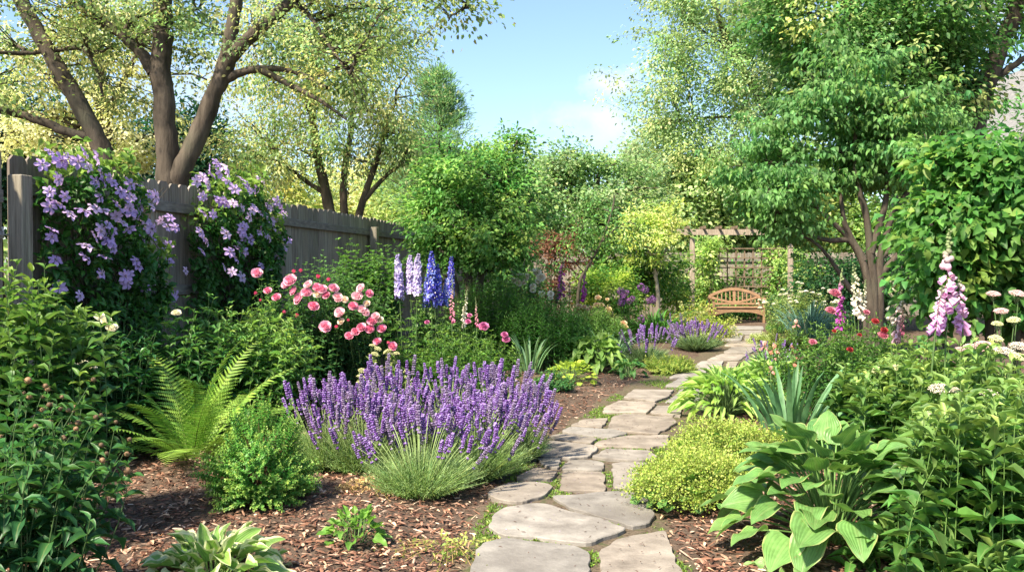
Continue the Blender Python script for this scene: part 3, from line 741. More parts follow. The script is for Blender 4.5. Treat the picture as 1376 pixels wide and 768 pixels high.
# path bed
pc = catmull(np.concatenate([PATHC, np.zeros((len(PATHC), 1))], 1), 120); tg = nrm(np.gradient(pc, axis=0)); nn = np.stack([tg[:, 1], -tg[:, 0], tg[:, 2]], 1)
wj = .60 + .05 * np.sin(np.arange(120) * .7) + rng.normal(0, .02, 120)
rows = [pc + nn * (s_ * wj)[:, None] + [0, 0, .002 + (.0 if abs(s_) < .9 else -.02)] for s_ in np.linspace(-1, 1, 9)]
V = np.stack(rows, 1).reshape(-1, 3); V[:, 2] += rng.normal(0, .002, len(V))
a = (np.arange(119)[:, None] * 9 + np.arange(8)[None]).ravel()
mb = MB(); mb.add(V, [np.stack([a, a + 1, a + 10, a + 9], 1)])
path = mb.build('path', M_JOINT); tag(path, kind='structure', label='winding path of irregular grey flagstones with mossy joints')
STONES = [
 [(635, 752), (650, 726), (681, 721), (730, 728), (773, 732), (793, 743), (788, 800), (625, 805)],
 [(664, 694), (668, 686), (681, 678), (730, 674), (773, 687), (817, 697), (838, 707), (836, 712), (806, 718), (796, 727), (735, 721), (681, 717), (658, 708)],
 [(806, 762), (809, 736), (817, 728), (849, 717), (893, 710), (901, 733), (920, 775), (930, 810), (800, 810)],
 [(744, 663), (806, 659), (849, 657), (867, 668), (880, 687), (869, 701), (848, 704), (825, 695), (790, 686), (763, 676)],
 [(690, 646), (735, 646), (742, 652), (724, 666), (703, 672), (668, 668), (655, 660), (670, 652)],
 [(757, 631), (809, 632), (814, 657), (752, 656)],
 [(763, 616), (795, 615), (811, 618), (811, 629), (754, 628)],
 [(823, 619), (855, 618), (878, 621), (884, 652), (825, 652)],
 [(692, 641), (717, 627), (748, 631), (747, 639), (735, 643)],
 [(721, 613), (754, 613), (750, 626), (735, 624)],
 [(722, 605), (738, 591), (800, 597), (804, 601), (790, 611), (773, 613), (725, 611)],
 [(816, 600), (871, 602), (884, 612), (857, 616), (816, 614), (796, 611)],
 [(738, 585), (752, 581), (800, 587), (795, 594), (741, 588)],
 [(754, 578), (768, 572), (825, 576), (843, 580), (817, 586)],
 [(807, 590), (844, 583), (897, 583), (900, 594), (873, 600), (800, 596)],
 [(768, 569), (787, 561), (817, 560), (809, 572)],
 [(822, 561), (838, 556), (900, 560), (909, 566), (884, 580), (817, 575)],
 [(815, 545), (833, 537), (882, 540), (869, 553), (811, 552)],
 [(874, 552), (884, 543), (916, 543), (914, 557)],
 [(839, 532), (852, 522), (905, 523), (897, 532), (880, 538)],
 [(905, 531), (916, 522), (942, 521), (939, 536), (892, 538)],
 [(893, 518), (914, 507), (944, 508), (938, 518)],
 [(898, 506), (922, 496), (950, 495), (946, 505)],
 [(951, 506), (955, 495), (972, 495), (966, 507)],
 [(922, 494), (944, 484), (972, 484), (968, 493)],
 [(975, 492), (978, 484), (992, 484), (988, 492)],
 [(950, 482), (970, 474), (1004, 475), (994, 482)],
 [(972, 472), (984, 465), (1022, 466), (1008, 473)],
 [(974, 463), (980, 457), (1024, 458), (1020, 464)],
 [(970, 456), (974, 450), (998, 450), (996, 456)], [(1000, 456), (1002, 450), (1026, 450), (1024, 456)],
 [(966, 448), (970, 443), (1022, 443), (1024, 448)], [(962, 441), (968, 437), (1024, 437), (1026, 441)],
]
def refine(poly, step=.03, jit=.009):
    out = []; k = len(poly)
    for i_ in range(k):
        a_, b_ = poly[i_], poly[(i_ + 1) % k]; m = max(2, int(np.linalg.norm(b_ - a_) / step))
        for q in range(m): out.append(a_ + (b_ - a_) * q / m)
    P = np.array(out)
    P = (np.roll(P, 1, 0) + P * 2 + np.roll(P, -1, 0)) / 4; P = P.mean(0) + (P - P.mean(0)) * 1.028
    nz_ = rng.normal(0, jit, len(P)); nz_ = (np.roll(nz_, 1) + nz_ * 2 + np.roll(nz_, -1)) / 2.8
    c_ = P.mean(0); return P + nrm(P - c_) * nz_[:, None]
STP = []
for k_, st in enumerate(STONES):
    poly = np.array([G(x, y, .03)[:2] for x, y in st])
    P = refine(poly, .035 if k_ < 20 else .06); STP.append(P); c_ = P.mean(0); n = len(P); hz = .022 + rng.uniform(-.004, .006); tilt = rng.normal(0, .006, 2)
    rings = []
    for sc_, z in ((1.0, -.02), (1.0, hz - .005), (.988, hz), (.93, hz), (.6, hz + .001), (.3, hz)):
        r_ = c_ + (P - c_) * sc_; h_ = z + (r_ - c_) @ tilt
        rings.append(np.concatenate([r_, np.full((n, 1), 0) + np.reshape(h_, (-1, 1))], 1))
    V = np.concatenate(rings + [np.array([[c_[0], c_[1], hz]])]); j = np.arange(n); Fq = np.concatenate([np.stack([r_ * n + j, r_ * n + (j + 1) % n, (r_ + 1) * n + (j + 1) % n, (r_ + 1) * n + j], 1) for r_ in range(5)])
    Ft = np.stack([5 * n + j, 5 * n + (j + 1) % n, np.full(n, 6 * n)], 1)
    mb = MB(); tone = rng.uniform(.82, 1.15); warm = rng.uniform(-.05, .06)
    mb.add(V, [Fq, Ft], None, (tone * (1 + warm), tone, tone * (1 - warm)))
    mb.build('paving_stone', M_STONE, path, smooth=False)
def in_poly(p, poly):
    x, y = p[:, 0], p[:, 1]; ins = np.zeros(len(p), bool); n = len(poly)
    for i_ in range(n):
        x1, y1 = poly[i_]; x2, y2 = poly[(i_ + 1) % n]
        c_ = ((y1 > y) != (y2 > y)) & (x < (x2 - x1) * (y - y1) / (y2 - y1 + 1e-12) + x1); ins ^= c_
    return ins
def on_stone(p):
    m = np.zeros(len(p), bool)
    for s_ in STP: m |= in_poly(p, s_)
    return m
# ------------------------------------------------------------------ loose wood chips, litter, moss (uncountable)
N_ = 52000
yy = 3.3 + 9.5 * rng.uniform(0, 1, N_) ** 1.5; xx = rng.uniform(-1, 1, N_) * (yy * .62) + 0
p = np.stack([xx, yy], 1); pd_ = path_dist(p); p = p[(pd_ > .5 + rng.uniform(0, .12, N_)) & ~on_stone(p)]
n = len(p); z = gh(p) + rng.uniform(.002, .02, n)
CH = T([(0, -.5, 0), (.5, -.2, .15), (.4, .35, .1), (0, .5, 0), (-.45, .3, .15), (-.5, -.3, .05), (0, 0, .5)], [np.array([(0, 1, 6), (1, 2, 6), (2, 3, 6), (3, 4, 6), (4, 5, 6), (5, 0, 6)])], np.zeros((7, 2)))
d = np.stack([np.cos(a_ := rng.uniform(0, 6.28, n)), np.sin(a_), rng.normal(0, .22, n)], 1)
pal = np.array([hexc('#664638'), hexc('#7d5a48'), hexc('#987562'), hexc('#b39580'), hexc('#d3bca6'), hexc('#463027')])
cc = pal[rng.choice(6, n, p=[.27, .27, .2, .11, .04, .11])] * np.exp(rng.normal(0, .15, (n, 1)))
mb = MB(); ln = rng.gamma(4, .0098, n); inst(mb, CH, np.concatenate([p, z[:, None]], 1), frame(nrm(d), nrm(np.array([0, 0, 1.]) + rng.normal(0, .3, (n, 3)))), np.stack([rng.uniform(.006, .017, n), ln, np.full(n, .008)], 1), cc)
tag(mb.build('mulch', M_CHIP, smooth=False), kind='stuff', label='loose shredded bark chips covering the beds')
# pale dry leaves and straws on the mulch, dark crumbs on the stones
n = 520; yy = 3.9 + 4 * rng.uniform(0, 1, n) ** 1.4; p = np.stack([rng.uniform(-.45, .3, n) * yy, yy], 1); p = p[(path_dist(p) > .5)]; n = len(p)
mb = MB(); d = rsph(n) * [1, 1, .12]; inst(mb, LANCE[1], np.concatenate([p, (gh(p) + .018)[:, None]], 1), frame(nrm(d), nrm(np.array([0, 0, 1.]) + rng.normal(0, .25, (n, 3)))), np.stack([rng.uniform(.005, .02, n), rng.uniform(.03, .075, n), np.full(n, .05)], 1), vary(hexc('#c3a184'), n, .25, .05))
n = 1600; p = np.stack([rng.uniform(-.6, 1.4, n) , 3.6 + 6 * rng.uniform(0, 1, n)], 1); p = p[path_dist(p) < .62]; n = len(p)
keep = on_stone(p) | (rng.uniform(0, 1, n) < .5); p = p[keep]; p = p[rng.permutation(len(p))[:330]]; n = len(p)
inst(mb, CH, np.concatenate([p, np.where(on_stone(p), .031, .008)[:, None]], 1), frame(nrm(rsph(n) * [1, 1, .1]), np.tile([0, 0, 1.], (n, 1))), np.stack([rng.uniform(.003, .007, n), rng.uniform(.008, .03, n), np.full(n, .006)], 1), vary(hexc('#4a2f22'), n, .25, .05))
q0 = G(700, 640)[:2]; p = q0 + rng.normal(0, 1, (190, 2)) * [.28, .7]; p = p[path_dist(p) < .7]; n = len(p)
inst(mb, DIAMOND, np.concatenate([p, np.where(on_stone(p), .03, .01)[:, None]], 1), frame(nrm(rsph(n) * [1, 1, .1]), np.tile([0, 0, 1.], (n, 1))), np.stack([rng.uniform(.004, .008, n)] * 3, 1), vary(hexc('#9a86bd'), n, .25, .05))
tag(mb.build('leaf_litter', M_CHIP), kind='stuff', label='scattered dry petals and bark crumbs')
# moss and tiny weeds in the joints
n = 26000; yy = 3.6 + 9 * rng.uniform(0, 1, n) ** 1.3; k_ = np.interp(yy, PATHC[:, 1], PATHC[:, 0]); p = np.stack([k_ + rng.uniform(-.75, .75, n), yy], 1)
mask = np.sin(p[:, 0] * 6.1 + 2.2) + np.sin(p[:, 1] * 4.3 + p[:, 0] * 3) + rng.normal(0, .4, n) > .75
hot = np.zeros(n, bool)
for (hx, hy, hr) in ((745, 650, .13), (738, 662, .14), (762, 650, .08), (838, 702, .10), (850, 706, .08), (656, 712, .07), (820, 640, .10), (812, 565, .10), (790, 752, .10), (725, 660, .1), (760, 625, .08), (905, 765, .08), (610, 745, .05), (815, 548, .08), (770, 590, .06)):
    q = G(hx, hy)[:2]; hot |= np.linalg.norm(p - q, axis=1) < hr
p = p[((mask & (path_dist(p) < .5)) | hot) & ~on_stone(p) & (path_dist(p) < .66)]; n = len(p); per = 6
pp = np.repeat(np.concatenate([p, np.full((n, 1), .002)], 1), per, 0) + rng.normal(0, .006, (n * per, 3)) * [1, 1, 0]
d = nrm(rng.normal(0, .7, (n * per, 3)) * [1, 1, .3] + [0, 0, .8])
mb = MB(); s_ = rng.uniform(.5, 1.2, n * per); inst(mb, DIAMOND, pp, frame(d, rsph(n * per)), np.stack([.007 * s_, .02 * s_, .02 * s_], 1), vary(hexc('#6d8a3a'), n * per, .3, .12))
tag(mb.build('moss', M_GRASS), kind='stuff', label='moss and tiny weeds growing in the path joints')

# ------------------------------------------------------------------ fences
FA = np.array([-3.48, 6.03]); FT = unit([.176, 1.0]); FN = np.array([FT[1], -FT[0]])     # FN points to the garden side
def fpt(d, z=0.0, off=0.0):
    q = FA + FT * ((d - 6.03) / FT[1]) + FN * off; return np.array([q[0], q[1], z])
def board(mb, c, w, h, th, tx, nx):
    """one dog-eared upright board; c = bottom centre, tx along the fence, nx its facing"""
    e = w * .22; prof_ = [(-w / 2, 0), (w / 2, 0), (w / 2, h - e), (w / 2 - e, h), (-w / 2 + e, h), (-w / 2, h - e)]
    V = [c + tx * x + np.array([0, 0, z]) + nx * s_ * th / 2 for s_ in (1, -1) for x, z in prof_]
    Fq = [(0, 1, 2, 5), (5, 2, 3, 4), (6, 11, 8, 7), (11, 10, 9, 8)] + [(i_, i_ + 6, (i_ + 1) % 6 + 6, (i_ + 1) % 6) for i_ in range(6)]
    t_ = rng.uniform(.72, 1.18); mb.add(V, [np.array(Fq)], None, (t_ * rng.uniform(.97, 1.04), t_, t_ * rng.uniform(.95, 1.03)))
t3 = np.array([FT[0], FT[1], 0]); n3 = np.array([FN[0], FN[1], 0]); RF = np.stack([t3, n3, np.array([0, 0, 1.])], 1)
def fence_run(root, d0, d1, H=2.2, posts=(), t3=t3, n3=n3, f=fpt, RF=RF, rails=(1.97, 1.22, .34)):
    mb = MB(); d = d0
    while d < d1:
        w = .16 + rng.uniform(-.008, .008); c = f(d, .03 + 0, 0); c[2] = .03
        board(mb, c + n3 * rng.uniform(-.003, .003), w, H - .03 + rng.normal(0, .009), .019, unit(t3 + n3 * rng.normal(0, .012)), n3); d += (w + .006) * FT[1]
    mb.build('board_panel', M_FENCE, root, smooth=False)
    for z in rails:
        mb = MB(); a_, b_ = f(d0, z, .033), f(d1, z, .033); box(mb, (a_ + b_) / 2, (np.linalg.norm(b_ - a_), .042, .09), R=RF, chamfer=.004, col=(.95, .95, .95))
        mb.build('rail', M_RAIL, root, smooth=False)
    for pd in posts:
        mb = MB(); box(mb, f(pd, 1.02, .105), (.11, .11, 2.06), R=RF, chamfer=.006, col=(.92, .95, .9)); box(mb, f(pd, 1.96, .03), (.13, .03, .16), R=RF, chamfer=.004, col=(.9, .9, .9)) if 0 else None
        mb.build('post', M_FENCE, root, smooth=False)
M_RAIL = solid('weathered_rail', (.10, .09, .08), (.27, .24, .215), 5, .85, .5, (7, 1, 9), 9, True, (.16, .15, .12), .006)
fe = thing('wooden_fence', 'long weathered grey board fence with dog-eared tops running along the left of the garden', 'fence', fpt(6.2))
fence_run(fe, 6.19, 26.4, posts=(9.8, 13.4, 17., 20.6, 24.2))
ga = thing('fence_gate', 'weathered grey board gate with a metal latch at the far left of the fence', 'gate', fpt(5.6))
fence_run(ga, 2.2, 6.0, H=2.23, posts=(6.09,), rails=(1.9, .4))
lt = MB(); q = W(12, 315, 4.86) + n3 * .0; q = fpt(5.97, 1.64, .062)
limb(lt, [q - t3 * .13 + [0, 0, .012], q - t3 * .05, q + n3 * .01, q + t3 * .05, q + t3 * .10 + [0, 0, .012]], .006, .005, 6, 12)
limb(lt, [q + [0, 0, .05], q + n3 * .012 + [0, 0, .01], q - [0, 0, .012]], .006, .007, 6, 6)
box(lt, q - n3 * .012, (.06, .014, .05), R=RF, chamfer=.003); lt.build('latch', M_METAL, ga)
# back fence, across the end of the garden
bx = np.array([1., 0, 0]); by = np.array([0, -1., 0]); RB = np.stack([bx, -by, np.array([0, 0, 1.])], 1)
bf = thing('wooden_fence', 'distant grey board fence across the end of the garden behind the trellis', 'fence', (6, 26.6, 0))
mb = MB(); x = .4
while x < 19: w = .14; board(mb, np.array([x, 26.6, .03]), w, 1.9 + rng.normal(0, .01), .02, bx, by); x += w + .006
mb.build('board_panel', M_FENCE, bf, smooth=False)
for z in (1.7, .5): mb = MB(); box(mb, (10, 26.56, z), (17.6, .04, .09), R=None, chamfer=.004); mb.build('rail', M_RAIL, bf, smooth=False)

# ------------------------------------------------------------------ pergola, trellis, bench, house
PD = 23.4
pg = thing('pergola', 'weathered timber pergola with notched rafters over the bench', 'pergola', GX(995, PD))
pxl, pxr = GX(930, PD)[0], GX(1062, PD)[0]; ztop = W(970, 312, PD)[2]
for x in (pxl, pxr):
    for y in (PD,):
        mb = MB(); box(mb, (x, y, ztop / 2 - .08), (.12, .12, ztop - .14), chamfer=.008); mb.build('post', M_WOOD, pg, smooth=False)
for y in (PD,):
    mb = MB(); x0, x1 = pxl - .42, pxr + .42; h = .075
    V = []
    for y_ in (y - .03, y + .03):
        for (x, z) in ((x0, ztop + h), (x1, ztop + h), (x1, ztop + .01), (x1 - .16, ztop - h), (x0 + .16, ztop - h), (x0, ztop + .01)): V.append((x, y_ - .095 if y == PD else y_, z))
    mb.add(V, [np.array([(0, 1, 2, 5), (5, 2, 3, 4), (6, 11, 8, 7), (11, 10, 9, 8)] + [(i_, i_ + 6, (i_ + 1) % 6 + 6, (i_ + 1) % 6) for i_ in range(6)])]); mb.build('beam', M_WOOD, pg, smooth=False)
for k in range(8):
    x = pxl - .15 + k * (pxr - pxl + .3) / 7; mb = MB(); box(mb, (x, PD - .06, ztop + .075 + .04), (.045, .62, .08), chamfer=.006); mb.build('rafter', M_LATT, pg, smooth=False)
tl = thing('trellis', 'brown wooden square-grid trellis standing behind the bench', 'trellis', GX(1003, 25.2))
x0, x1 = GX(966, 25.2)[0], GX(1046, 25.2)[0]; zt = W(1000, 333, 25.2)[2]
for k in range(8):
    x = x0 + (x1 - x0) * k / 7; mb = MB(); box(mb, (x, 25.2, zt / 2), (.035, .035, zt), chamfer=.003); mb.build('upright', M_LATT, tl, smooth=False)
for k in range(7):
    z = zt - .02 - k * .27; mb = MB(); box(mb, ((x0 + x1) / 2, 25.165, z), (x1 - x0 + (.5 if k == 0 else .1), .03, .035), chamfer=.003); mb.build('crossbar', M_LATT, tl, smooth=False)

BD = 22.9; bxc = GX(993, BD)[0]; bw = .65
be = thing('garden_bench', 'brown wooden garden bench with an arched slatted back at the end of the path', 'bench', (bxc, BD, 0))
def bp(x, y, z): return np.array([bxc + x, BD + y, z + .02])
for sx in (-1, 1):
    mb = MB(); box(mb, bp(sx * bw, 0, .31), (.06, .06, .62), chamfer=.006); mb.build('leg', M_BENCH, be, smooth=False)
    mb = MB(); box(mb, bp(sx * bw, .50, .36), (.06, .055, .72), chamfer=.006); mb.build('leg', M_BENCH, be, smooth=False)
    mb = MB(); pts = catmull([bp(sx * bw, -.06, .64), bp(sx * bw, .1, .655), bp(sx * bw, .3, .64), bp(sx * bw, .52, .66)], 10)
    for a_, b_ in zip(pts[:-1], pts[1:]): pass
    P = pts; V = np.concatenate([P + [dx, 0, dz] for dx, dz in ((-.045, -.016), (.045, -.016), (.045, .016), (-.045, .016))]).reshape(4, 10, 3).transpose(1, 0, 2).reshape(-1, 3)
    j = np.arange(9)[:, None] * 4; Fq = np.concatenate([np.concatenate([j + a_, j + b_, j + 4 + b_, j + 4 + a_], 1) for a_, b_ in ((0, 1), (1, 2), (2, 3), (3, 0))]); mb.add(V, [Fq, np.array([(0, 1, 2, 3), (39, 38, 37, 36)])]); mb.build('armrest', M_BENCH, be, smooth=False)
mb = MB()
for k in range(6): box(mb, bp(0, -.02 + k * .088, .42), (2 * bw - .07, .07, .024), chamfer=.005)
mb.build('seat', M_BENCH, be, smooth=False)
def plank_curve(mb, f, x0, x1, h, y, th, n=18, lean=.12):
    X = np.linspace(x0, x1, n); V = []
    for x in X:
        z0, z1 = f(x) if isinstance(f(x), tuple) else (f(x) - h / 2, f(x) + h / 2)
        for (yy_, z_) in ((-th / 2, z0), (th / 2, z0), (th / 2, z1), (-th / 2, z1)): V.append(bp(x, y + yy_ + lean * max(0, z_ - .45), z_))
    j = np.arange(n - 1)[:, None] * 4; Fq = np.concatenate([np.concatenate([j + a_, j + b_, j + 4 + b_, j + 4 + a_], 1) for a_, b_ in ((0, 1), (1, 2), (2, 3), (3, 0))])
    mb.add(V, [Fq, np.array([(0, 1, 2, 3), (4 * n - 1, 4 * n - 2, 4 * n - 3, 4 * n - 4)])])
mb = MB(); plank_curve(mb, lambda x: (.30 - .11 * (abs(x) / bw) ** 3, .41), -bw + .03, bw - .03, 0, -.012, .028); mb.build('apron', M_BENCH, be, smooth=False)
br = MB()
top = lambda x: .70 + .19 * (1 - (abs(x) / bw) ** 1.8); low = lambda x: .545 + .15 * (abs(x) / bw) ** 1.7
plank_curve(br, top, -bw - .02, bw + .02, .075, .46, .04)
plank_curve(br, low, -bw + .04, bw - .04, .05, .462, .03)
plank_curve(br, lambda x: .50 + 0 * x, -bw + .03, bw - .03, .05, .464, .034)
for sx in (-1, 1): plank_curve(br, lambda x: (.44, .70), sx * bw - .03, sx * bw + .03, 0, .46, .045, 2)
br.build('backrest', M_BENCH, be, smooth=False)
for k in range(11):
    x = -bw + .1 + k * (2 * bw - .2) / 10; w = .07 if k == 5 else .028; mb = MB()
    z0, z1 = .52, top(x) - .03; plank_curve(mb, lambda q: (z0, z1), x - w / 2, x + w / 2, 0, .463, .016, 2); mb.build('back_slat', M_BENCH, be, smooth=False)

ho = thing('house', 'grey shingled house gable peeking over the shrubs at the far right', 'house', (21, 34, 0))
mb = MB(); X0, X1, XM, Y0, Y1, ze, za = 17.0, 27, 22, 31.0, 40, 5.4, 9.8
mb.add([(X0, Y0, 0), (X1, Y0, 0), (X1, Y0, ze), (XM, Y0, za), (X0, Y0, ze), (X0, Y1, 0), (X1, Y1, 0), (X1, Y1, ze), (XM, Y1, za), (X0, Y1, ze)],
       [np.array([(0, 1, 2, 4), (5, 9, 7, 6), (0, 4, 9, 5), (1, 6, 7, 2)]), np.array([(4, 2, 3), (9, 8, 7)])]); mb.build('wall', M_SIDING, ho, smooth=False)
mb = MB(); ov = .5; sl = (za - ze) / (XM - X0)
for s_ in (-1, 1):
    xe = XM + s_ * (XM - X0 + ov); zE = ze - ov * sl
    V = [(XM, Y0 - ov, za + .03), (xe, Y0 - ov, zE + .03), (xe, Y1 + ov, zE + .03), (XM, Y1 + ov, za + .03)]; V += [(x, y, z + .22) for x, y, z in V]
    mb.add(V, [np.array([(0, 1, 2, 3), (4, 7, 6, 5), (0, 4, 5, 1), (1, 5, 6, 2), (2, 6, 7, 3), (3, 7, 4, 0)])])
mb.build('roof', M_ROOF, ho, smooth=False)

# ------------------------------------------------------------------ trees beyond the fence and round the garden
def WL(d, *pp): return [W(x, y, d + (dd[0] if dd else 0)) for x, y, *dd in pp]
def gbase(px, d): return GX(px, d)
_hx = hexc
def hexc(h): return _hx(h) * 1.12 + np.array([.004, .004, .012])        # leaf tones of the tree crowns
YG = hexc('#a9b25e'); PALE = hexc('#b9bd84'); MIDG = hexc('#5f8540'); DARK = hexc('#2f5a2c'); DEEP = hexc('#234a26'); LIME = hexc('#9bb552')

# 1 the big maple with several bare trunks
D1 = 10.2; b = gbase(205, D1)
A1 = [b + [-.32, 0, 0]] + WL(D1, (168, 300), (150, 238), (128, 180), (92, 115), (55, 50), (22, -10), (-20, -90), (-70, -190, -.5))
B1 = [b] + WL(D1, (225, 310), (226, 235), (222, 170), (217, 100), (218, 40), (219, -40), (205, -160, .3))
C1 = [b + [.28, .1, 0]] + WL(D1, (234, 310), (240, 240), (262, 190), (288, 125), (302, 85), (312, 40), (322, -30), (345, -150))
C2 = WL(D1, (293, 118), (312, 75), (345, 42), (380, 12), (410, -15), (470, -90, -.5), (560, -150, -.8))
C3 = WL(D1, (304, 107), (325, 97), (360, 92), (400, 98), (440, 118, -.3))
C4 = WL(D1, (350, 93), (385, 112), (425, 132, -.2), (465, 160, -.4))
C5 = WL(D1, (392, 4), (415, 20), (440, 58, -.2), (470, 100, -.4))
B2 = WL(D1, (206, 97), (190, 72), (160, 45), (125, 22), (90, -5), (60, -60))
B3 = WL(D1, (165, 45), (180, 25), (215, 10), (245, -30))
A2 = WL(D1, (128, 185), (100, 180), (60, 165), (25, 153), (-30, 140, -.3), (-90, 110, -.5))
A3 = WL(D1, (60, 68), (30, 72), (-10, 70, -.3))
C6 = WL(D1, (322, -20), (420, -60, -.5), (520, -60, -1.), (585, -22, -1.4), (630, 8, -1.6))
A4 = WL(D1, (70, 68), (110, 66), (130, 95), (138, 130))
blobs = [BL(30, 20, D1, 90, 55, 1.2, 75), BL(160, -5, D1, 100, 50, 1.3, 70), BL(275, 5, D1, 80, 42, 1.2, 40), BL(400, 30, D1, 70, 50, 1.0, 45), BL(480, 30, D1 - .3, 65, 60, .9, 55),
         BL(455, 110, D1 - .4, 55, 55, .8, 35), BL(500, -5, D1, 110, 30, .9, 50), BL(115, 75, D1, 60, 40, .8, 34), BL(10, 110, D1 - .3, 60, 40, .7, 30), BL(215, 55, D1 - .2, 50, 30, .5, 14), BL(190, 130, D1 + .3, 60, 35, .5, 10), BL(60, -90, D1 + .5, 200, 40, 1.4, 40),
         BL(320, -90, D1 + .5, 240, 40, 1.4, 40), BL(625, 5, D1 - 1.6, 28, 20, .3, 9), BL(590, -10, D1 - 1.5, 35, 26, .4, 12), BL(605, 20, D1 - 1.5, 16, 14, .2, 5), BL(330, 60, D1 - .1, 40, 30, .4, 8)]
tree('maple_tree', 'large tree with several bare leaning brown trunks rising behind the fence at left', 'tree', b,
     [(A1, .125, .06), (B1, .145, .09), (C1, .135, .055), (C2, .09, .045), (C3, .055, .02), (C4, .045, .014), (C5, .035, .012), (B2, .075, .03), (B3, .03, .012), (A2, .06, .035), (A3, .03, .02), (C6, .06, .012), (A4, .03, .015)],
     blobs, per=44, rad=.15, L=.052, Wd=.036, col=hexc('#7a9153'), frac=.8, twig=.010, cv=.28, v=.12, droop=.4, alt=hexc('#a8ad72'), altp=.3, flare=.35, gap=.4)
# 2 pale yellow-green tree just behind
D2 = 13.5; b = gbase(150, D2)
tree('flowering_tree', 'pale yellow-green leafy tree standing between the big bare trunks', 'tree', b,
     [([b] + WL(D2, (146, 300), (141, 200), (136, 120), (128, 60), (120, 0)), .16, .05), (WL(D2, (141, 170), (160, 120), (185, 70), (200, 30)), .06, .02), (WL(D2, (140, 200), (110, 150), (70, 110)), .05, .02)],
     [BL(75, 130, D2, 60, 45, .9, 60), BL(60, 185, D2, 50, 28, .7, 40), BL(150, 60, D2, 80, 45, .9, 50), BL(180, 150, D2, 48, 60, .8, 52), BL(185, 205, D2, 40, 22, .6, 26), BL(290, 90, D2 + .5, 50, 40, .8, 14), BL(120, 20, D2, 120, 30, .9, 45), BL(20, 60, D2, 50, 30, .7, 22), BL(95, 215, D2, 70, 18, .5, 30)],
     per=40, rad=.12, L=.06, Wd=.05, col=hexc('#b7b97c'), frac=.35, cv=.16, alt=hexc('#d3d0a2'), altp=.5, droop=.6, h=.05)
# 3 dark evergreens behind
for (px, py, rx, ry, d, lab) in ((-5, 170, 62, 95, 21, 'dark evergreen tree beyond the fence at the far left edge'), (240, 200, 70, 62, 23, 'dark green tree seen between the two straightest bare trunks'), (100, 205, 60, 50, 22, 'dark green tree low behind the first clematis')):
    b = gbase(px, d); c = W(px, py, d)
    tree('dark_tree', lab, 'tree', b, [([b, b * .5 + c * .5, c + [0, 0, .6]], .2, .05)], [BL(px, py, d, rx, ry, 1.4, 190), BL(px, py + ry, d, rx * 1.1, 45, 1.4, 120)], per=26, rad=.26, L=.16, Wd=.09, col=DEEP, frac=.1, group='dark trees behind the fence')
# 4 drooping pale tree
D4 = 15.5; b = gbase(452, D4)
L4 = [([b] + WL(D4, (450, 330), (440, 270), (428, 215), (420, 150), (425, 90), (440, 30)), .12, .04), ([b + [.2, 0, 0]] + WL(D4, (478, 320), (490, 262), (510, 205), (525, 150)), .09, .03), ([b + [.05, .2, 0]] + WL(D4, (462, 300), (462, 240), (472, 170), (480, 80)), .09, .03),
      (WL(D4, (488, 270), (520, 235), (548, 215)), .05, .02), (WL(D4, (440, 262), (400, 235), (370, 205)), .05, .02)]
tree('locust_tree', 'feathery pale green tree with slim forked trunks drooping over the middle of the fence', 'tree', b, L4,
     [BL(455, 70, D4, 110, 70, 1.4, 150), BL(375, 130, D4, 62, 60, 1.1, 75), BL(508, 110, D4, 58, 66, 1.1, 95), BL(350, 200, D4, 45, 55, .9, 50), BL(440, 170, D4 - .4, 75, 42, .9, 55), BL(535, 175, D4, 42, 48, .9, 56), BL(400, 220, D4 - .5, 50, 28, .6, 24), BL(480, 200, D4 - .5, 40, 25, .5, 16), BL(548, 220, D4, 34, 20, .6, 20), BL(420, 10, D4, 100, 50, 1.2, 70)],
     per=56, rad=.19, L=.065, Wd=.036, col=hexc('#839c5c'), frac=.4, cv=.26, v=.12, droop=.6, alt=hexc('#c2c182'), altp=.38, flat=.9, gap=.42)
# 5 pine
D5 = 22; b = gbase(588, D5); rt = MB(); pr = thing('pine_tree', 'blue-green pine with upswept tufted branches behind the pale tree', 'tree', b); tip5 = W(592, 84, D5)
limb(rt, [b, b * .5 + tip5 * .5, tip5], .2, .03); cr_ = MB(); PP = []; DD = []
for k in range(150):
    f = rng.uniform(.05, 1) ** .8; z = tip5[2] * (1 - .62 * f); r_ = (.15 + 1.35 * f ** .8) * rng.uniform(.6, 1.1); a_ = rng.uniform(0, 6.28); h_ = np.array([math.cos(a_), math.sin(a_), .0]); s_ = np.array([b[0], b[1], z]); e = s_ + h_ * r_ + [0, 0, .28 * r_]
    limb(rt, [s_, s_ * .4 + e * .6 - [0, 0, .03], e], .02, .006, 4, 5)
    for q in np.linspace(.3, 1, 7): PP.append(s_ * (1 - q) + e * q + rng.normal(0, .04, 3)); DD.append(unit(h_ + [0, 0, .5]))
clusters(cr_, np.array(PP), np.array(DD), 26, .09, .15, .022, hexc('#7b9c68'), droop=-.35, tm=[DIAMOND], out=1.3, flat=1)
rt.build('trunk', M_BARK, pr); cr_.build('crown', M_TREE, pr)
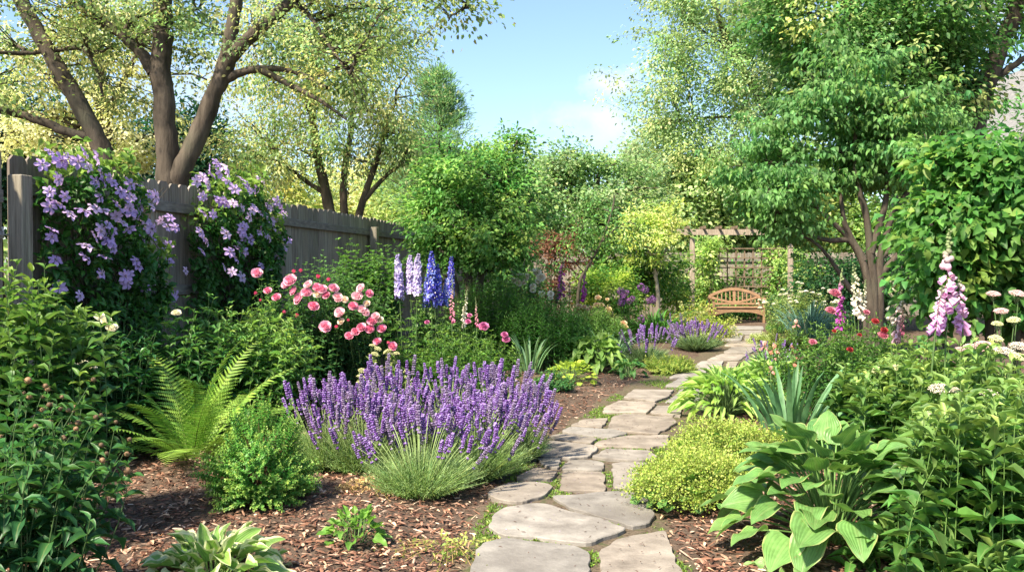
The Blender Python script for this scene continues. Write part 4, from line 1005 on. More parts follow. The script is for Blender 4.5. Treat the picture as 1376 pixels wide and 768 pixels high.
# 6 the bright bushy tree at the end of the near fence
D6 = 13.2; b = gbase(632, D6)
tree('bushy_tree', 'dense bright green bushy tree at the middle hiding the far end of the fence', 'tree', b,
     [([b] + WL(D6, (630, 385), (622, 330), (610, 270), (600, 220)), .07, .02), ([b + [.12, .1, 0]] + WL(D6, (645, 380), (662, 320), (680, 250), (690, 200)), .06, .015), ([b + [-.1, 0, 0]] + WL(D6, (612, 380), (590, 330), (570, 290)), .05, .02), ([b + [-.3, .1, 0]] + WL(D6, (600, 370), (640, 320), (700, 290)), .04, .02)],
     [BL(612, 235, D6, 52, 38, .7, 150), BL(585, 290, D6, 50, 48, .7, 150), BL(650, 300, D6, 62, 52, .8, 180), BL(668, 215, D6 + .2, 40, 26, .5, 70), BL(692, 270, D6, 40, 42, .6, 100), BL(600, 335, D6, 42, 26, .6, 70), BL(680, 335, D6 - .1, 42, 24, .5, 60), BL(650, 352, D6 - .2, 50, 12, .4, 22), BL(702, 200, D6 + .3, 14, 14, .2, 8), BL(680, 188, D6 + .3, 16, 10, .2, 8)],
     per=26, rad=.11, L=.08, Wd=.045, col=hexc('#5c8740'), frac=.12, cv=.28, alt=hexc('#86a654'), altp=.3, droop=.25, flat=.5, amp=.42, lumpf=5.0, shell=.35)
# small companion trees to the right of it
D7 = 20.; b = gbase(805, D7)
tree('round_tree', 'pale green round-topped tree in the centre behind the foxgloves', 'tree', b, [([b] + WL(D7, (803, 330), (800, 270), (806, 230)), .12, .04), (WL(D7, (802, 310), (770, 260), (750, 235)), .05, .02), (WL(D7, (802, 310), (840, 265), (855, 240)), .05, .02)],
     [BL(800, 245, D7, 55, 40, 1.0, 190), BL(755, 262, D7, 45, 40, .9, 130), BL(845, 270, D7, 42, 40, .9, 120), BL(765, 225, D7, 26, 22, .6, 35), BL(748, 208, D7, 14, 16, .4, 12), BL(800, 300, D7, 85, 26, .9, 120), BL(720, 262, D7 - .5, 22, 30, .5, 40)],
     per=26, rad=.17, L=.1, Wd=.06, col=hexc('#74945a'), frac=.12, cv=.2, alt=hexc('#9db080'), altp=.3)
D17 = 15.8; b = gbase(775, D17)
tree('slim_tree', 'slim dark-stemmed sapling with airy leaves leaning over the foxgloves', 'tree', b, [([b] + WL(D17, (778, 385), (792, 355), (808, 325), (822, 285), (826, 262)), .035, .012), (WL(D17, (808, 325), (830, 305), (850, 296)), .015, .006), (WL(D17, (800, 340), (780, 310), (768, 285)), .015, .006)],
     [BL(800, 295, D17, 48, 26, .5, 45), BL(770, 320, D17, 34, 26, .5, 26), BL(835, 312, D17, 28, 20, .4, 22)], per=18, rad=.12, L=.07, Wd=.035, col=MIDG, frac=.5, twig=.006, cv=.25)
# red-brown shrub
b = gbase(742, 16.6); shrub('smoke_bush', 'reddish brown leaved shrub behind the purple foxgloves', 'shrub', b, [BL(742, 345, 16.6, 32, 24, .45, 55), BL(758, 318, 16.6, 30, 14, .4, 30), BL(735, 385, 16.6, 30, 34, .4, 40)], per=20, rad=.09, L=.075, Wd=.045, col=hexc('#6b4a35'), cv=.3, alt=hexc('#8a5a40'), altp=.4)
# 8 far pale trees in the gap and behind the pergola
far = [(880, 215, 36, 48, 34, '#8ea277', 'hazy pale tree filling the gap under the open sky'), (700, 268, 40, 60, 32, '#6f8f52', 'far green tree just right of the bushy tree'), (925, 262, 60, 62, 29, '#a0b47a', 'yellow-green tree behind the left post of the pergola'), (1000, 265, 62, 58, 30, '#98ae72', 'bright yellow-green tree above the pergola beam'),
       (1082, 268, 55, 60, 31, '#b7bf78', 'pale sunlit tree seen through the branches of the dark layered tree'), (1185, 280, 70, 70, 30, '#7f9c55', 'mid green tree behind the forked dark trunk'), (1300, 260, 90, 90, 28, '#4f7a3c', 'green tree behind the big-leaved shrub'), (1430, 240, 80, 110, 29, '#4f7a3c', 'green tree beyond the right edge'),
       (560, 250, 60, 60, 30, '#8fa35c', 'far pale tree below the pine'), (350, 250, 70, 60, 31, '#a8b06a', 'far pale yellow tree behind the second clematis'), (470, 265, 60, 50, 33, '#c2c48c', 'far bright tree seen between the slim forked trunks'), (640, 255, 50, 50, 31, '#6f8f52', 'far green tree behind the bushy tree')]
for (px, py, rx, ry, d, c, lab) in far:
    b = gbase(px, d); tp = W(px, py, d)
    tree('background_tree', lab, 'tree', b, [([b, b * .5 + tp * .5, tp], .18, .06), ([b * .6 + tp * .4, tp + [-1.0, 0, .1]], .08, .03), ([b * .6 + tp * .4, tp + [1.1, 0, .2]], .08, .03)],
         [BL(px, py, d, rx, ry, 1.6, 130), BL(px - rx * .4, py + ry * .5, d - .5, rx * .7, ry * .6, 1.2, 70), BL(px + rx * .4, py + ry * .55, d - .5, rx * .7, ry * .6, 1.2, 70), BL(px, py + ry, d - .3, rx, 35, 1.4, 70)],
         per=24, rad=.30, L=.18, Wd=.12, col=hexc(c), frac=.1, cv=.2, twig=.02, alt=hexc(c) * 1.25, altp=.3, group='far trees beyond the garden')
# 9 big pale tree right
D9 = 28.; b = gbase(1045, D9)
tree('silver_maple', 'tall airy pale green tree reaching highest beside the open sky', 'tree', b,
     [([b] + WL(D9, (1045, 260), (1038, 170), (1015, 120), (985, 70), (965, 20), (950, -60)), .20, .06), (WL(D9, (1030, 150), (1040, 100), (1055, 40), (1060, -40)), .10, .04), (WL(D9, (1040, 180), (1000, 160), (950, 158), (915, 165)), .06, .02), (WL(D9, (978, 65), (950, 45), (925, 30)), .05, .02), (WL(D9, (1045, 200), (985, 215), (930, 225)), .05, .02)],
     [BL(935, 20, D9, 50, 42, 1.69, 93), BL(900, 75, D9, 34, 24, 1.17, 42), BL(900, 120, D9 - .3, 42, 18, 1.04, 42), BL(915, 165, D9, 58, 22, 1.17, 65), BL(945, 205, D9 - .3, 52, 28, 1.17, 87), BL(985, 120, D9, 55, 45, 1.56, 100), BL(1010, 30, D9, 60, 50, 1.82, 106), BL(1040, 100, D9, 50, 60, 1.69, 100), BL(990, 240, D9, 60, 35, 1.43, 100), BL(950, -60, D9, 100, 60, 2.34, 137), BL(925, 250, D9 + 1, 40, 26, 1.30, 56)],
     per=54, rad=.32, L=.115, Wd=.07, col=hexc('#93ab70'), frac=.4, cv=.24, v=.12, alt=hexc('#b3c08c'), altp=.3, droop=.5, amp=.4, gap=.4)
# 10 big maple right with leaning trunk
D10 = 19; b = gbase(1290, D10)
tree('large_maple', 'huge full-crowned tree filling the sky at upper right with a leaning trunk', 'tree', b,
     [([b] + WL(D10, (1296, 260), (1310, 160), (1326, 110), (1345, 60), (1366, 10), (1375, -70)), .27, .12), (WL(D10, (1325, 112), (1352, 95), (1385, 72)), .11, .05), (WL(D10, (1255, 130), (1262, 95), (1275, 60)), .08, .03), ([b] + WL(D10, (1240, 250), (1180, 150), (1150, 60), (1130, -40)), .2, .08), (WL(D10, (1340, 75), (1330, 30), (1322, -20)), .06, .03), (WL(D10, (1180, 150), (1230, 80), (1280, 20)), .08, .03)],
     [BL(1100, 35, D10, 70, 55, 1.8, 150), BL(1170, 80, D10, 75, 50, 1.7, 150), BL(1225, 30, D10, 70, 55, 1.8, 150), BL(1250, 110, D10, 50, 55, 1.4, 110), BL(1290, 40, D10 + .8, 42, 55, 1.2, 65), BL(1215, 160, D10, 70, 40, 1.2, 90), BL(1300, 128, D10 + 1, 40, 30, 1, 40), BL(1090, 110, D10, 50, 45, 1.3, 75), BL(1370, 20, D10 + .5, 28, 26, .8, 14), BL(1150, -50, D10, 180, 40, 2.0, 120), BL(1380, -60, D10, 90, 60, 1.8, 80)],
     per=40, rad=.27, L=.14, Wd=.085, col=hexc('#56803c'), frac=.2, cv=.22, alt=hexc('#9db070'), altp=.28, droop=.4, gap=.3)
# 11 dogwood with layered leaves
D11 = 13.; b = gbase(1170, D11)
DOG = [leaf_t(4, 1, 'ovate', .25, c, .1, i) for i, c in enumerate((.35, .6, .85))]
lim = [([b] + WL(D11, (1170, 410), (1160, 355), (1140, 320), (1112, 292), (1080, 262)), .075, .022), ([b + [.05, 0, 0]] + WL(D11, (1174, 400), (1170, 345), (1164, 290), (1150, 230), (1150, 150)), .08, .025), ([b + [.12, .05, 0]] + WL(D11, (1182, 400), (1184, 340), (1200, 290), (1225, 250), (1250, 220)), .07, .022),
       ([b + [-.05, .03, 0]] + WL(D11, (1160, 420), (1130, 370), (1100, 330), (1065, 310)), .05, .016), (WL(D11, (1182, 370), (1215, 330), (1235, 290), (1240, 250)), .05, .016), (WL(D11, (1140, 322), (1110, 322), (1080, 312), (1040, 300)), .045, .015), (WL(D11, (1160, 350), (1135, 300), (1130, 250)), .06, .02), (WL(D11, (1184, 345), (1215, 320), (1245, 300)), .05, .02), (WL(D11, (1170, 340), (1190, 270), (1190, 200)), .06, .02)]
lb = [(1150, 95, 52, 18), (1120, 130, 60, 15), (1195, 135, 62, 15), (1085, 165, 62, 15), (1160, 170, 70, 14), (1245, 165, 52, 14), (1050, 200, 62, 14), (1130, 205, 75, 13), (1215, 205, 72, 14), (1275, 200, 34, 13), (1015, 235, 52, 13), (1090, 240, 72, 13), (1180, 238, 80, 13), (1262, 240, 36, 11), (1035, 268, 60, 12), (1285, 265, 25, 12), (1050, 295, 44, 12), (1060, 312, 28, 8)]
tree('dogwood_tree', 'green layered small tree with drooping leaves and dark forked trunks on the right', 'tree', b, lim,
     [BL(x, y, D11 + rng.uniform(-.7, .7), rx, ry, .75, int(rx * .95)) for x, y, rx, ry in lb], per=20, rad=.13, L=.105, Wd=.05, col=hexc('#5f8a48'), frac=.3, cv=.2, droop=1.1, tm=DOG, flat=.3, alt=hexc('#6f9449'), altp=.18, shell=.3, v=.15, twig=.008)
# 13 dark hedge right-back and other shrubs round the pergola
def sb(name, lab, cat, px, d, bl, c, alt=None, altp=.3, per=22, rad=.12, L=.08, Wd=.05, group=None, **kw):
    b = gbase(px, d); return shrub(name, lab, cat, b, [BL(x, y, d + dd, rx, ry, rd, n) for x, y, dd, rx, ry, rd, n in bl], per=per, rad=rad, L=L, Wd=Wd, col=hexc(c), alt=None if alt is None else hexc(alt), altp=altp, group=group, **kw)
sb('hedge', 'dark green hedge in the shade beneath the forked trunks', 'hedge', 1120, 19.5, [(1116, 380, 0, 36, 34, .7, 110), (1150, 380, .5, 60, 30, .8, 150), (1230, 370, 0, 60, 34, .8, 150), (1130, 410, 0, 70, 28, .7, 90)], '#2c5228', '#4b7a37', .12, rad=.16, L=.1, Wd=.06)
sb('vine_shrub', 'lime green climbing shrub inside the left post of the pergola', 'shrub', 955, 24.3, [(953, 360, .8, 14, 34, .4, 60), (948, 395, .7, 16, 30, .3, 40)], '#7f9f4e', '#a3b86c', .4, rad=.14, L=.11, Wd=.08)
sb('vine_shrub', 'lime green climbing shrub covering the right post of the pergola', 'shrub', 1055, 24.5, [(1044, 350, .8, 14, 26, .4, 50), (1082, 380, .2, 18, 40, .4, 60), (1042, 400, .8, 10, 28, .3, 30)], '#84a352', '#a8bb72', .4, rad=.14, L=.11, Wd=.08)
sb('shrub', 'bright green shrub between the left pergola post and the pale-trunked tree', 'shrub', 915, 22.5, [(905, 385, 0, 14, 34, .4, 50), (912, 410, 0, 14, 16, .4, 30)], '#6f9440', '#a6b95c', .3, rad=.13, L=.1, Wd=.07)
sb('shrub', 'rounded lime-tipped shrub right of the purple foxgloves', 'shrub', 815, 17.5, [(812, 392, 0, 40, 28, .6, 190), (835, 400, .3, 26, 24, .5, 80), (790, 400, .1, 24, 26, .4, 70)], '#5f8a34', '#a9bf52', .4, rad=.09, L=.06, Wd=.04)
sb('shrub', 'dark green shrub behind the rounded lime-tipped one', 'shrub', 850, 19.5, [(835, 345, 0, 45, 34, .7, 150), (870, 370, 0, 30, 36, .6, 100)], '#47742f', '#7c9a45', .25, rad=.15, L=.1, Wd=.06)
b = gbase(882, 18.6)
tree('ornamental_tree', 'small yellow-green tree with a pale slender trunk left of the pergola', 'tree', b, [([b] + WL(18.6, (884, 400), (880, 365), (872, 335), (860, 312)), .05, .02), (WL(18.6, (881, 372), (893, 340), (905, 318)), .03, .012), (WL(18.6, (879, 360), (884, 330), (884, 300)), .025, .01)],
     [BL(862, 305, 18.6, 26, 22, .5, 60), BL(888, 298, 18.6, 20, 20, .5, 50), BL(870, 322, 18.3, 34, 15, .5, 44), BL(862, 345, 18.4, 22, 8, .3, 12)], per=24, rad=.11, L=.07, Wd=.045, col=hexc('#a6b85c'), frac=.2, bark=M_BARKP, twig=.006, alt=hexc('#c7cd84'), altp=.4)
sb('shrub', 'low dark green shrub directly behind the bench', 'shrub', 993, 24.1, [(975, 420, 0, 22, 16, .25, 50), (1012, 420, 0, 22, 16, .25, 50)], '#3f6a30', '#6f9440', .2, rad=.12, L=.09, Wd=.06)
sb('shrub', 'shaded green shrubs along the base of the distant fence', 'shrub', 1000, 25.9, [(945, 400, 0, 40, 22, .3, 60), (1010, 395, 0, 45, 24, .3, 70), (1075, 385, 0, 40, 30, .3, 70)], '#4f7a35', '#8aa84a', .3, rad=.15, L=.11, Wd=.08)
sb('shrub', 'deep green leafy mass along the fence behind the white roses', 'shrub', 700, 15.8, [(700, 385, .3, 30, 34, .5, 100), (655, 392, 0, 26, 14, .4, 24)], '#3f6a30', '#6f9440', .2, rad=.11, L=.07, Wd=.04)
# a wood closing the horizon all round
mbw = MB(); n = 2600; a_ = rng.uniform(-1.35, 1.35, n); r_ = rng.uniform(44, 60, n); P = np.stack([np.sin(a_) * r_, np.cos(a_) * r_, rng.uniform(.2, 5.2, n) * (1 + .35 * np.sin(a_ * 23) + .2 * np.sin(a_ * 61))], 1)
clusters(mbw, P, nrm(P * [-1, -1, 0] + [0, 0, 20]), 12, .8, .55, .4, hexc('#5c7d42'), cv=.25, alt=hexc('#8fa35f'), altp=.3)
tag(mbw.build('woodland', M_TREE), kind='stuff', label='distant woodland closing the horizon')

hexc = _hx

# ------------------------------------------------------------------ clematis on the fence
def ray_to_fence(px, py, off):
    r = ray(px, py); o = np.array([0, 0, CAM_H]); a_ = np.array([FA[0], FA[1], 0]) + n3 * off
    return o + r * (((a_ - o) @ n3) / (r @ n3))
CL1 = [(78, 241), (69, 308), (93, 288), (113, 284), (134, 265), (74, 349), (136, 368), (168, 371), (135, 310), (151, 310), (146, 319), (152, 334), (183, 351), (195, 387), (222, 403), (234, 398), (227, 351), (115, 346), (113, 205), (130, 212), (105, 217), (66, 204), (56, 221), (118, 224), (135, 232), (152, 246), (162, 258), (176, 265), (159, 278), (157, 290), (186, 276), (184, 288), (196, 297), (203, 307), (191, 320), (206, 320), (223, 305), (235, 305), (225, 329), (228, 292), (200, 261), (203, 278), (249, 364), (92, 212), (82, 216), (146, 238), (168, 268), (174, 280), (194, 306), (215, 296), (144, 302), (166, 300)]
CL2 = [(286, 288), (294, 269), (313, 273), (325, 280), (335, 292), (325, 307), (269, 312), (278, 325), (318, 334), (316, 346), (301, 359), (325, 373), (357, 315), (355, 292), (386, 322), (382, 334), (372, 288), (359, 276), (342, 278), (333, 248), (325, 241), (345, 254), (315, 254), (294, 234), (279, 248), (281, 227), (291, 219), (305, 231), (264, 244), (364, 298), (349, 241), (377, 281), (303, 270), (320, 276), (309, 338), (322, 329), (336, 256), (362, 320), (272, 238), (298, 224), (285, 236), (350, 286), (368, 306), (273, 320)]
CMES = [me_clematis(i) for i in range(4)]
def clematis(lab, d0, d1, top, fl, grp, nleaf, droop0):
    dm = (d0 + d1) / 2; root = thing('clematis', lab, 'climber', fpt(dm, 0, .12))
    mb = MB(); n = nleaf; u = rng.uniform(-1.08, 1.08, n); dd = dm + u * (d1 - d0) / 2
    hz_ = np.interp(u, np.linspace(-1, 1, 5), top) + .05 * np.sin(u * 7 + 1) + .04 * np.sin(u * 17); topm = max(top)
    q = rng.uniform(0, 1, n) ** .8; z = .15 + (hz_ - .15) * q
    thick = .36 * np.sqrt(np.clip(1 - np.abs(u) ** 3 * .7, 0, 1)) * (1 - .55 * (1 - q)) * (1 + .25 * np.sin(u * 9 + z * 4) + .15 * np.sin(z * 11 - u * 5))
    o_ = .045 + thick * rng.uniform(.0, 1, n) ** .45
    P = np.array([fpt(a_, b_, c_) for a_, b_, c_ in zip(dd, z, o_)])
    over = (q > .93) & (rng.uniform(0, 1, n) < .5); P[over] -= n3 * rng.uniform(0, .35, (over.sum(), 1))
    d = nrm(n3 * .5 + rng.normal(0, .55, (n, 3)) + [0, 0, -.35]); up = nrm(n3 * .8 + [0, 0, .7] + rng.normal(0, .4, (n, 3)))
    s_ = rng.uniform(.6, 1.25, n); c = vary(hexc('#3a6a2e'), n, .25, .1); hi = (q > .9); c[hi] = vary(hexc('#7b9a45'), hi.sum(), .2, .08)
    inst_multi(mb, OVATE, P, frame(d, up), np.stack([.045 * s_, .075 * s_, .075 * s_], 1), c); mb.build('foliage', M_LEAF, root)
    st = MB()
    for k in range(26):
        a_ = rng.uniform(-.95, .95); base_ = fpt(dm + rng.uniform(-.12, .12), 0, .08); pts = [base_]
        for zz_ in np.linspace(.3, 1, 6): pts.append(fpt(dm + a_ * (d1 - d0) / 2 * zz_ + rng.normal(0, .05), max(top) * .88 * zz_, rng.uniform(.05, .3)))
        limb(st, pts, .006, .0025, 4, 20)
    if droop0:
        for k in range(14):
            x = rng.uniform(0, 1); P0 = fpt(d1 - .1 + x * .3, 1.7 - x * .4, .12); limb(st, [P0, P0 + [.03, .1, -.4], P0 + [.05 + rng.normal(0, .05), .15, -.9 - rng.uniform(0, .4)]], .003, .002, 3, 8)
    st.build('vines', M_BARK, root)
    for (x, y) in fl:
        dmid = (ray_to_fence(x, y, .2))[1]; uu = (dmid - dm) / ((d1 - d0) / 2); th = .40 * math.sqrt(max(0, 1 - min(1, abs(uu)) ** 3 * .7)) * (1 - .5 * (1 - min(1, ray_to_fence(x, y, .2)[2] / max(top)))) + .06
        P0 = ray_to_fence(x, y, th); fd = unit(n3 * .8 + np.array([0, -.12, .45]) + rng.normal(0, .33, 3))
        place_mesh('flower', CMES[int(rng.integers(4))], root, P0, fd, scale=rng.uniform(.55, .88))
for ff, (ex0, ex1, fy0, fy1) in ((CL1, (60, 235, 205, 400)), (CL2, (262, 384, 232, 370))):
    for _ in range(34):
        x_, y_ = rng.uniform(ex0, ex1), rng.uniform(fy0, fy1)
        if ff is CL1 and y_ < 205 + (x_ - 110) * .55: continue
        if ff is CL2 and y_ < 228 + abs(x_ - 300) * .5: continue
        ff.append((x_, y_))
clematis('mass of lilac clematis hanging over the fence beside the gate', 6.3, 7.6, (2.22, 2.38, 2.30, 1.95, 1.35), CL1, None, 4200, True)
clematis('rounded lilac clematis on the fence behind the pink roses', 8.3, 9.85, (1.9, 2.46, 2.44, 2.25, 1.85), CL2, None, 5000, False)

# ------------------------------------------------------------------ left bed
def buds_on(root, me, P, D, k, name='flower_bud', sc=(.8, 1.2), off=.0):
    idx = rng.permutation(len(P))[:k]
    for j in idx: place_mesh(name, me[int(rng.integers(len(me)))], root, P[j] + D[j] * off, unit(D[j] + rng.normal(0, .15, 3)), scale=rng.uniform(*sc))
BUD = [me_bud(.012, '#8a735a'), me_bud(.015, '#9c8468'), me_bud(.010, '#75604a')]
r1, P, D = stem_plant('peony_plant', 'dark leafy peony with round brown seed heads in the bottom left corner', 'plant', GX(30, 3.35), 60, .86, (.36, .42), .125, .042, 8, 2, .12, hexc('#34623a'), hexc('#588644'), LANCE, t0=.12, elev=(-.1, .5), dome=.35, sr=.0035, lean=(0, .1))
buds_on(r1, BUD, P, D, 50, 'seed_head', (.6, 1.0), .03)
stem_plant('phlox_plant', 'tall light green leafy perennial in front of the gate at left edge', 'plant', GX(22, 4.4), 64, 1.31, (.46, .42), .145, .048, 13, 2, .45, hexc('#376534'), hexc('#7f9d4c'), LANCE, t0=.2, elev=(.1, .7), dome=.22, jit=.07)
# white peonies row
pw, P, D = stem_plant('peony_plant', 'dark glossy peony with white buds below the lilac clematis', 'plant', GX(138, 6.5), 90, HT(428, 6.5), (.44, .5), .13, .04, 8, 2, .3, hexc('#2d5a33'), hexc('#4a7f40'), LANCE, t0=.15, elev=(.05, .6), dome=.25, lean=(.0, .1), mat=M_GLOSS)
WB = me_ruffle(.036, '#e9e6cf', '#dfe2bd')
for (x, y, d) in ((150, 441, 5.5), (134, 426, 5.6), (237, 421, 6.2), (112, 490, 5.3), (121, 494, 5.3), (142, 432, 5.5)): place_mesh('flower', WB, pw, W(x, y, d), (.2, -.5, .8), scale=rng.uniform(.8, 1.05)) if 1 else None
stem_plant('peony_plant', 'deep green peony foliage filling the space between the fern and the fence', 'plant', GX(250, 7.1), 80, HT(415, 7.1), (.5, .4), .13, .04, 8, 2, .3, hexc('#3f7040'), hexc('#6f9a4c'), LANCE, t0=.15, elev=(.05, .6), dome=.2)
stem_plant('peony_plant', 'lighter green peony clump behind the round box shrub', 'plant', GX(330, 7.4), 100, HT(418, 7.4), (.56, .45), .13, .038, 8, 2, .3, hexc('#568642'), hexc('#93b058'), LANCE, t0=.15, elev=(.05, .65), dome=.28)
# fern
fr = thing('fern', 'bright green shuttlecock fern rising from the mulch', 'fern', G(258, 622)); FM = [me_frond(.86, i, hexc('#8cb04c') if i % 2 else hexc('#77a044')) for i in range(5)]
for k in range(26):
    a_ = k * 2.39996; o = bpy.data.objects.new('frond', FM[k % 5]); COL.objects.link(o); o.parent = fr
    o.location = (math.cos(a_) * .04, math.sin(a_) * .04, 0); f_ = (k / 26); o.rotation_euler = (-1.1 * f_ ** .8 + .02 + rng.normal(0, .07), rng.normal(0, .1), a_ - math.pi / 2); s_ = rng.uniform(.92, 1.22); o.scale = (s_, s_, s_)
    o.rotation_mode = 'XYZ'
mb = MB(); blobs_inst(mb, SPH2, np.array([[fr.location[0], fr.location[1], .01]]), .06, hexc('#3a2a1c')); mb.build('rootstock', M_STEM, fr)
# round box-like shrub
def tuft_shrub(name, lab, cat, loc, R_, H_, col, tipc, n=420, Ls=.15, L=.016, Wd=.009, nodes=9, whorl=3, v=.15, group=None, sy=1.0, tm=LSMALL, pt=.16):
    loc = np.asarray(loc, float); root = thing(name, lab, cat, loc, group); d = rsph(n); d[:, 2] = np.abs(d[:, 2]) * 1.0 - .38; d = nrm(d)
    lm = lumpy(d, int(rng.integers(1e6)), .16, 3.5)[:, None]; c = loc + [0, 0, H_ * .36]
    B = c + d * [R_, R_ * sy, H_ * .64] * lm * rng.uniform(.84, 1.1, (n, 1)); B[:, 2] = np.maximum(B[:, 2], loc[2] + .03)
    A = B - nrm(d + [0, 0, .3]) * Ls * rng.uniform(.8, 1.3, (n, 1)); A[:, 2] = np.maximum(A[:, 2], loc[2] + .02)
    Cc = (A + B) / 2 + rng.normal(0, .012, (n, 3))
    mb = MB(); on_curves(mb, A, Cc, B, nodes, whorl, L, Wd, .0, (.2, .9), tm, col, tipc, ([0, .5, 1], [.9, 1, .7]), v, .1); mb.build('foliage', M_LEAF, root)
    st = MB(); k = min(n, 160); b0 = np.tile(loc, (k, 1)) + rng.normal(0, .03, (k, 3)) * [1, 1, 0]
    tubes(st, bez(b0, b0 * .5 + A[:k] * .5 + [0, 0, .03], A[:k], 5), np.linspace(.006, .002, 5)[None] * np.ones((k, 1)), 4, hexc('#5a4630')); tubes(st, bez(A, Cc, B, 4), np.full((n, 4), .0012), 3, hexc('#6b7a3c'))
    st.build('stems', M_STEM, root); return root
tuft_shrub('box_shrub', 'round fresh green evergreen shrub on the mulch below the fern', 'shrub', G(350, 688), .31, .62, hexc('#58963f'), hexc('#a9c463'), n=820, Ls=.13, L=.021, Wd=.013, nodes=9, whorl=3)
# variegated hosta, small seedling, dry plant
hosta('hosta', 'cream-edged variegated hosta at the bottom edge of the bed', 'hosta', GX(283, 3.85), 64, .34, .19, .16, .10, hexc('#7fa552'), M_VARI, HEARTN, petcol=hexc('#8fae60'), inner=1.1)
hosta('seedling', 'small bright green leafy rosette alone on the mulch', 'plant', G(476, 735), 44, .15, .16, .075, .055, hexc('#6f9a40'), M_LEAF, HEARTN, inner=1.1)
def litter_plant(lab, x, y, c, n=26, H=.12, sp=.12):
    return stem_plant('dry_plant', lab, 'plant', G(x, y), n, H, (sp, sp * .7), .028, .018, 5, 2, .4, hexc(c), hexc(c), ROUND, t0=.2, sr=.0018, dome=.4, stemcol=hexc('#a48a5c'))
litter_plant('small dried tan plant on the mulch in front of the lavender', 487, 668, '#c2a772', 26, .12, .13)
litter_plant('low dried tan sprig left of the small dried plant', 460, 672, '#b99a6a', 12, .1, .05)
litter_plant('tiny yellow-green weed near the path corner', 605, 742, '#a5b05c', 24, .06, .10)
# lavender
LAV = [me_lavender(i, 1.02) for i in range(4)]
def lavender(lab, loc, R_, H_, nsp, nleaf=900, sy=.9, gr='lavender plants beside the path', me=LAV, col='#7d9a58', sc=(.7, 1.1), lean=(0, 0), blade=.003, front=.0):
    loc = np.asarray(loc, float); root = thing('lavender', lab, 'lavender', loc, gr)
    n = nleaf; a_ = rng.uniform(0, 6.28, n); r_ = np.sqrt(rng.uniform(0, 1, n)); hd = np.stack([np.cos(a_), np.sin(a_) * sy, np.zeros(n)], 1)
    A = loc + hd * (r_ * R_ * .25)[:, None]; Hh = H_ * .68 * (1 - .42 * r_ ** 2.0) * rng.uniform(.5, 1.05, n)
    B = loc + hd * (r_ * R_ * .95)[:, None] + np.stack([0 * Hh, 0 * Hh, Hh], 1) + np.array([lean[0], lean[1], 0]) * .6; Cc = A * .55 + B * .45; Cc[:, 2] = Hh * .62
    mb = MB(); ribbons(mb, bez(A, Cc, B, 5), blade * rng.uniform(.7, 1.6, (n, 1)) * np.array([.6, 1, 1, .9, .2]), rsph(n), vary(hexc(col), n, .2, .1), .3)
    on_curves(mb, A, Cc, B, 8, 2, .036, .0042, .25, (.7, 1.1), [DIAMOND], hexc(col), hexc('#94a878'), None, .2, .1); mb.build('foliage', M_GRASS, root)
    m = nsp; a_ = rng.uniform(0, 6.28, m); r_ = np.sqrt(rng.uniform(0, 1, m)) * 1.0; hd = np.stack([np.cos(a_), np.sin(a_) * sy, np.zeros(m)], 1)
    hd[:, 1] = np.where((hd[:, 1] < -.35) & (rng.uniform(0, 1, m) < front), -hd[:, 1], hd[:, 1])
    A = loc + hd * (r_ * R_ * .22)[:, None]; Hh = H_ * (1 - .32 * r_ ** 2.2) * rng.uniform(.84, 1.08, m); low_ = (rng.uniform(0, 1, m) < .3) & (r_ > .45); Hh = np.where(low_, Hh * rng.uniform(.6, .85, m), Hh)
    B = loc + hd * (r_ * R_ * 1.0)[:, None] + np.stack([0 * Hh, 0 * Hh, Hh], 1) + np.array([lean[0], lean[1], 0]); Cc = A * .6 + B * .4; Cc[:, 2] = Hh * .62
    mb = MB(); tubes(mb, bez(A, Cc, B, 6), np.full((m, 6), .0022), 3, hexc('#8fa568')); mb.build('flower_stems', M_STEM, root)
    D = nrm(B - Cc + [0, 0, .25])
    for k in range(m): place_mesh('flower_spike', me[int(rng.integers(4))], root, B[k], nrm(D[k] + rng.normal(0, .08, 3)), scale=rng.uniform(*sc))
lavender('purple lavender plant at the left end of the big drift, mostly green below', G(440, 636), .38, .56, 70, 700, front=.6)
lavender('front purple lavender plant with bare green stems facing the mulch', G(566, 668), .44, .45, 90, 900, lean=(.03, .10), front=.55)
lavender('purple lavender plant in the middle of the drift, tallest at the back', G(530, 618), .48, .62, 98, 700, lean=(-.05, 0))
lavender('purple lavender plant leaning over the path edge', G(642, 644), .38, .49, 98, 900, lean=(.06, .02), front=.3)
lavender('purple lavender plant at the back right of the big drift', G(662, 602), .40, .57, 98, 700, lean=(.04, 0), front=.2)
lavender('purple lavender plant at the centre of the drift in full bloom', G(605, 618), .44, .61, 98, 700)
lavender('small purple lavender plant at the right tip of the drift brushing the stones', G(694, 620), .30, .46, 98, 600)
lavender('purple lavender plant in the second row of the drift, nearest the small round shrub', G(490, 640), .36, .52, 98, 600)
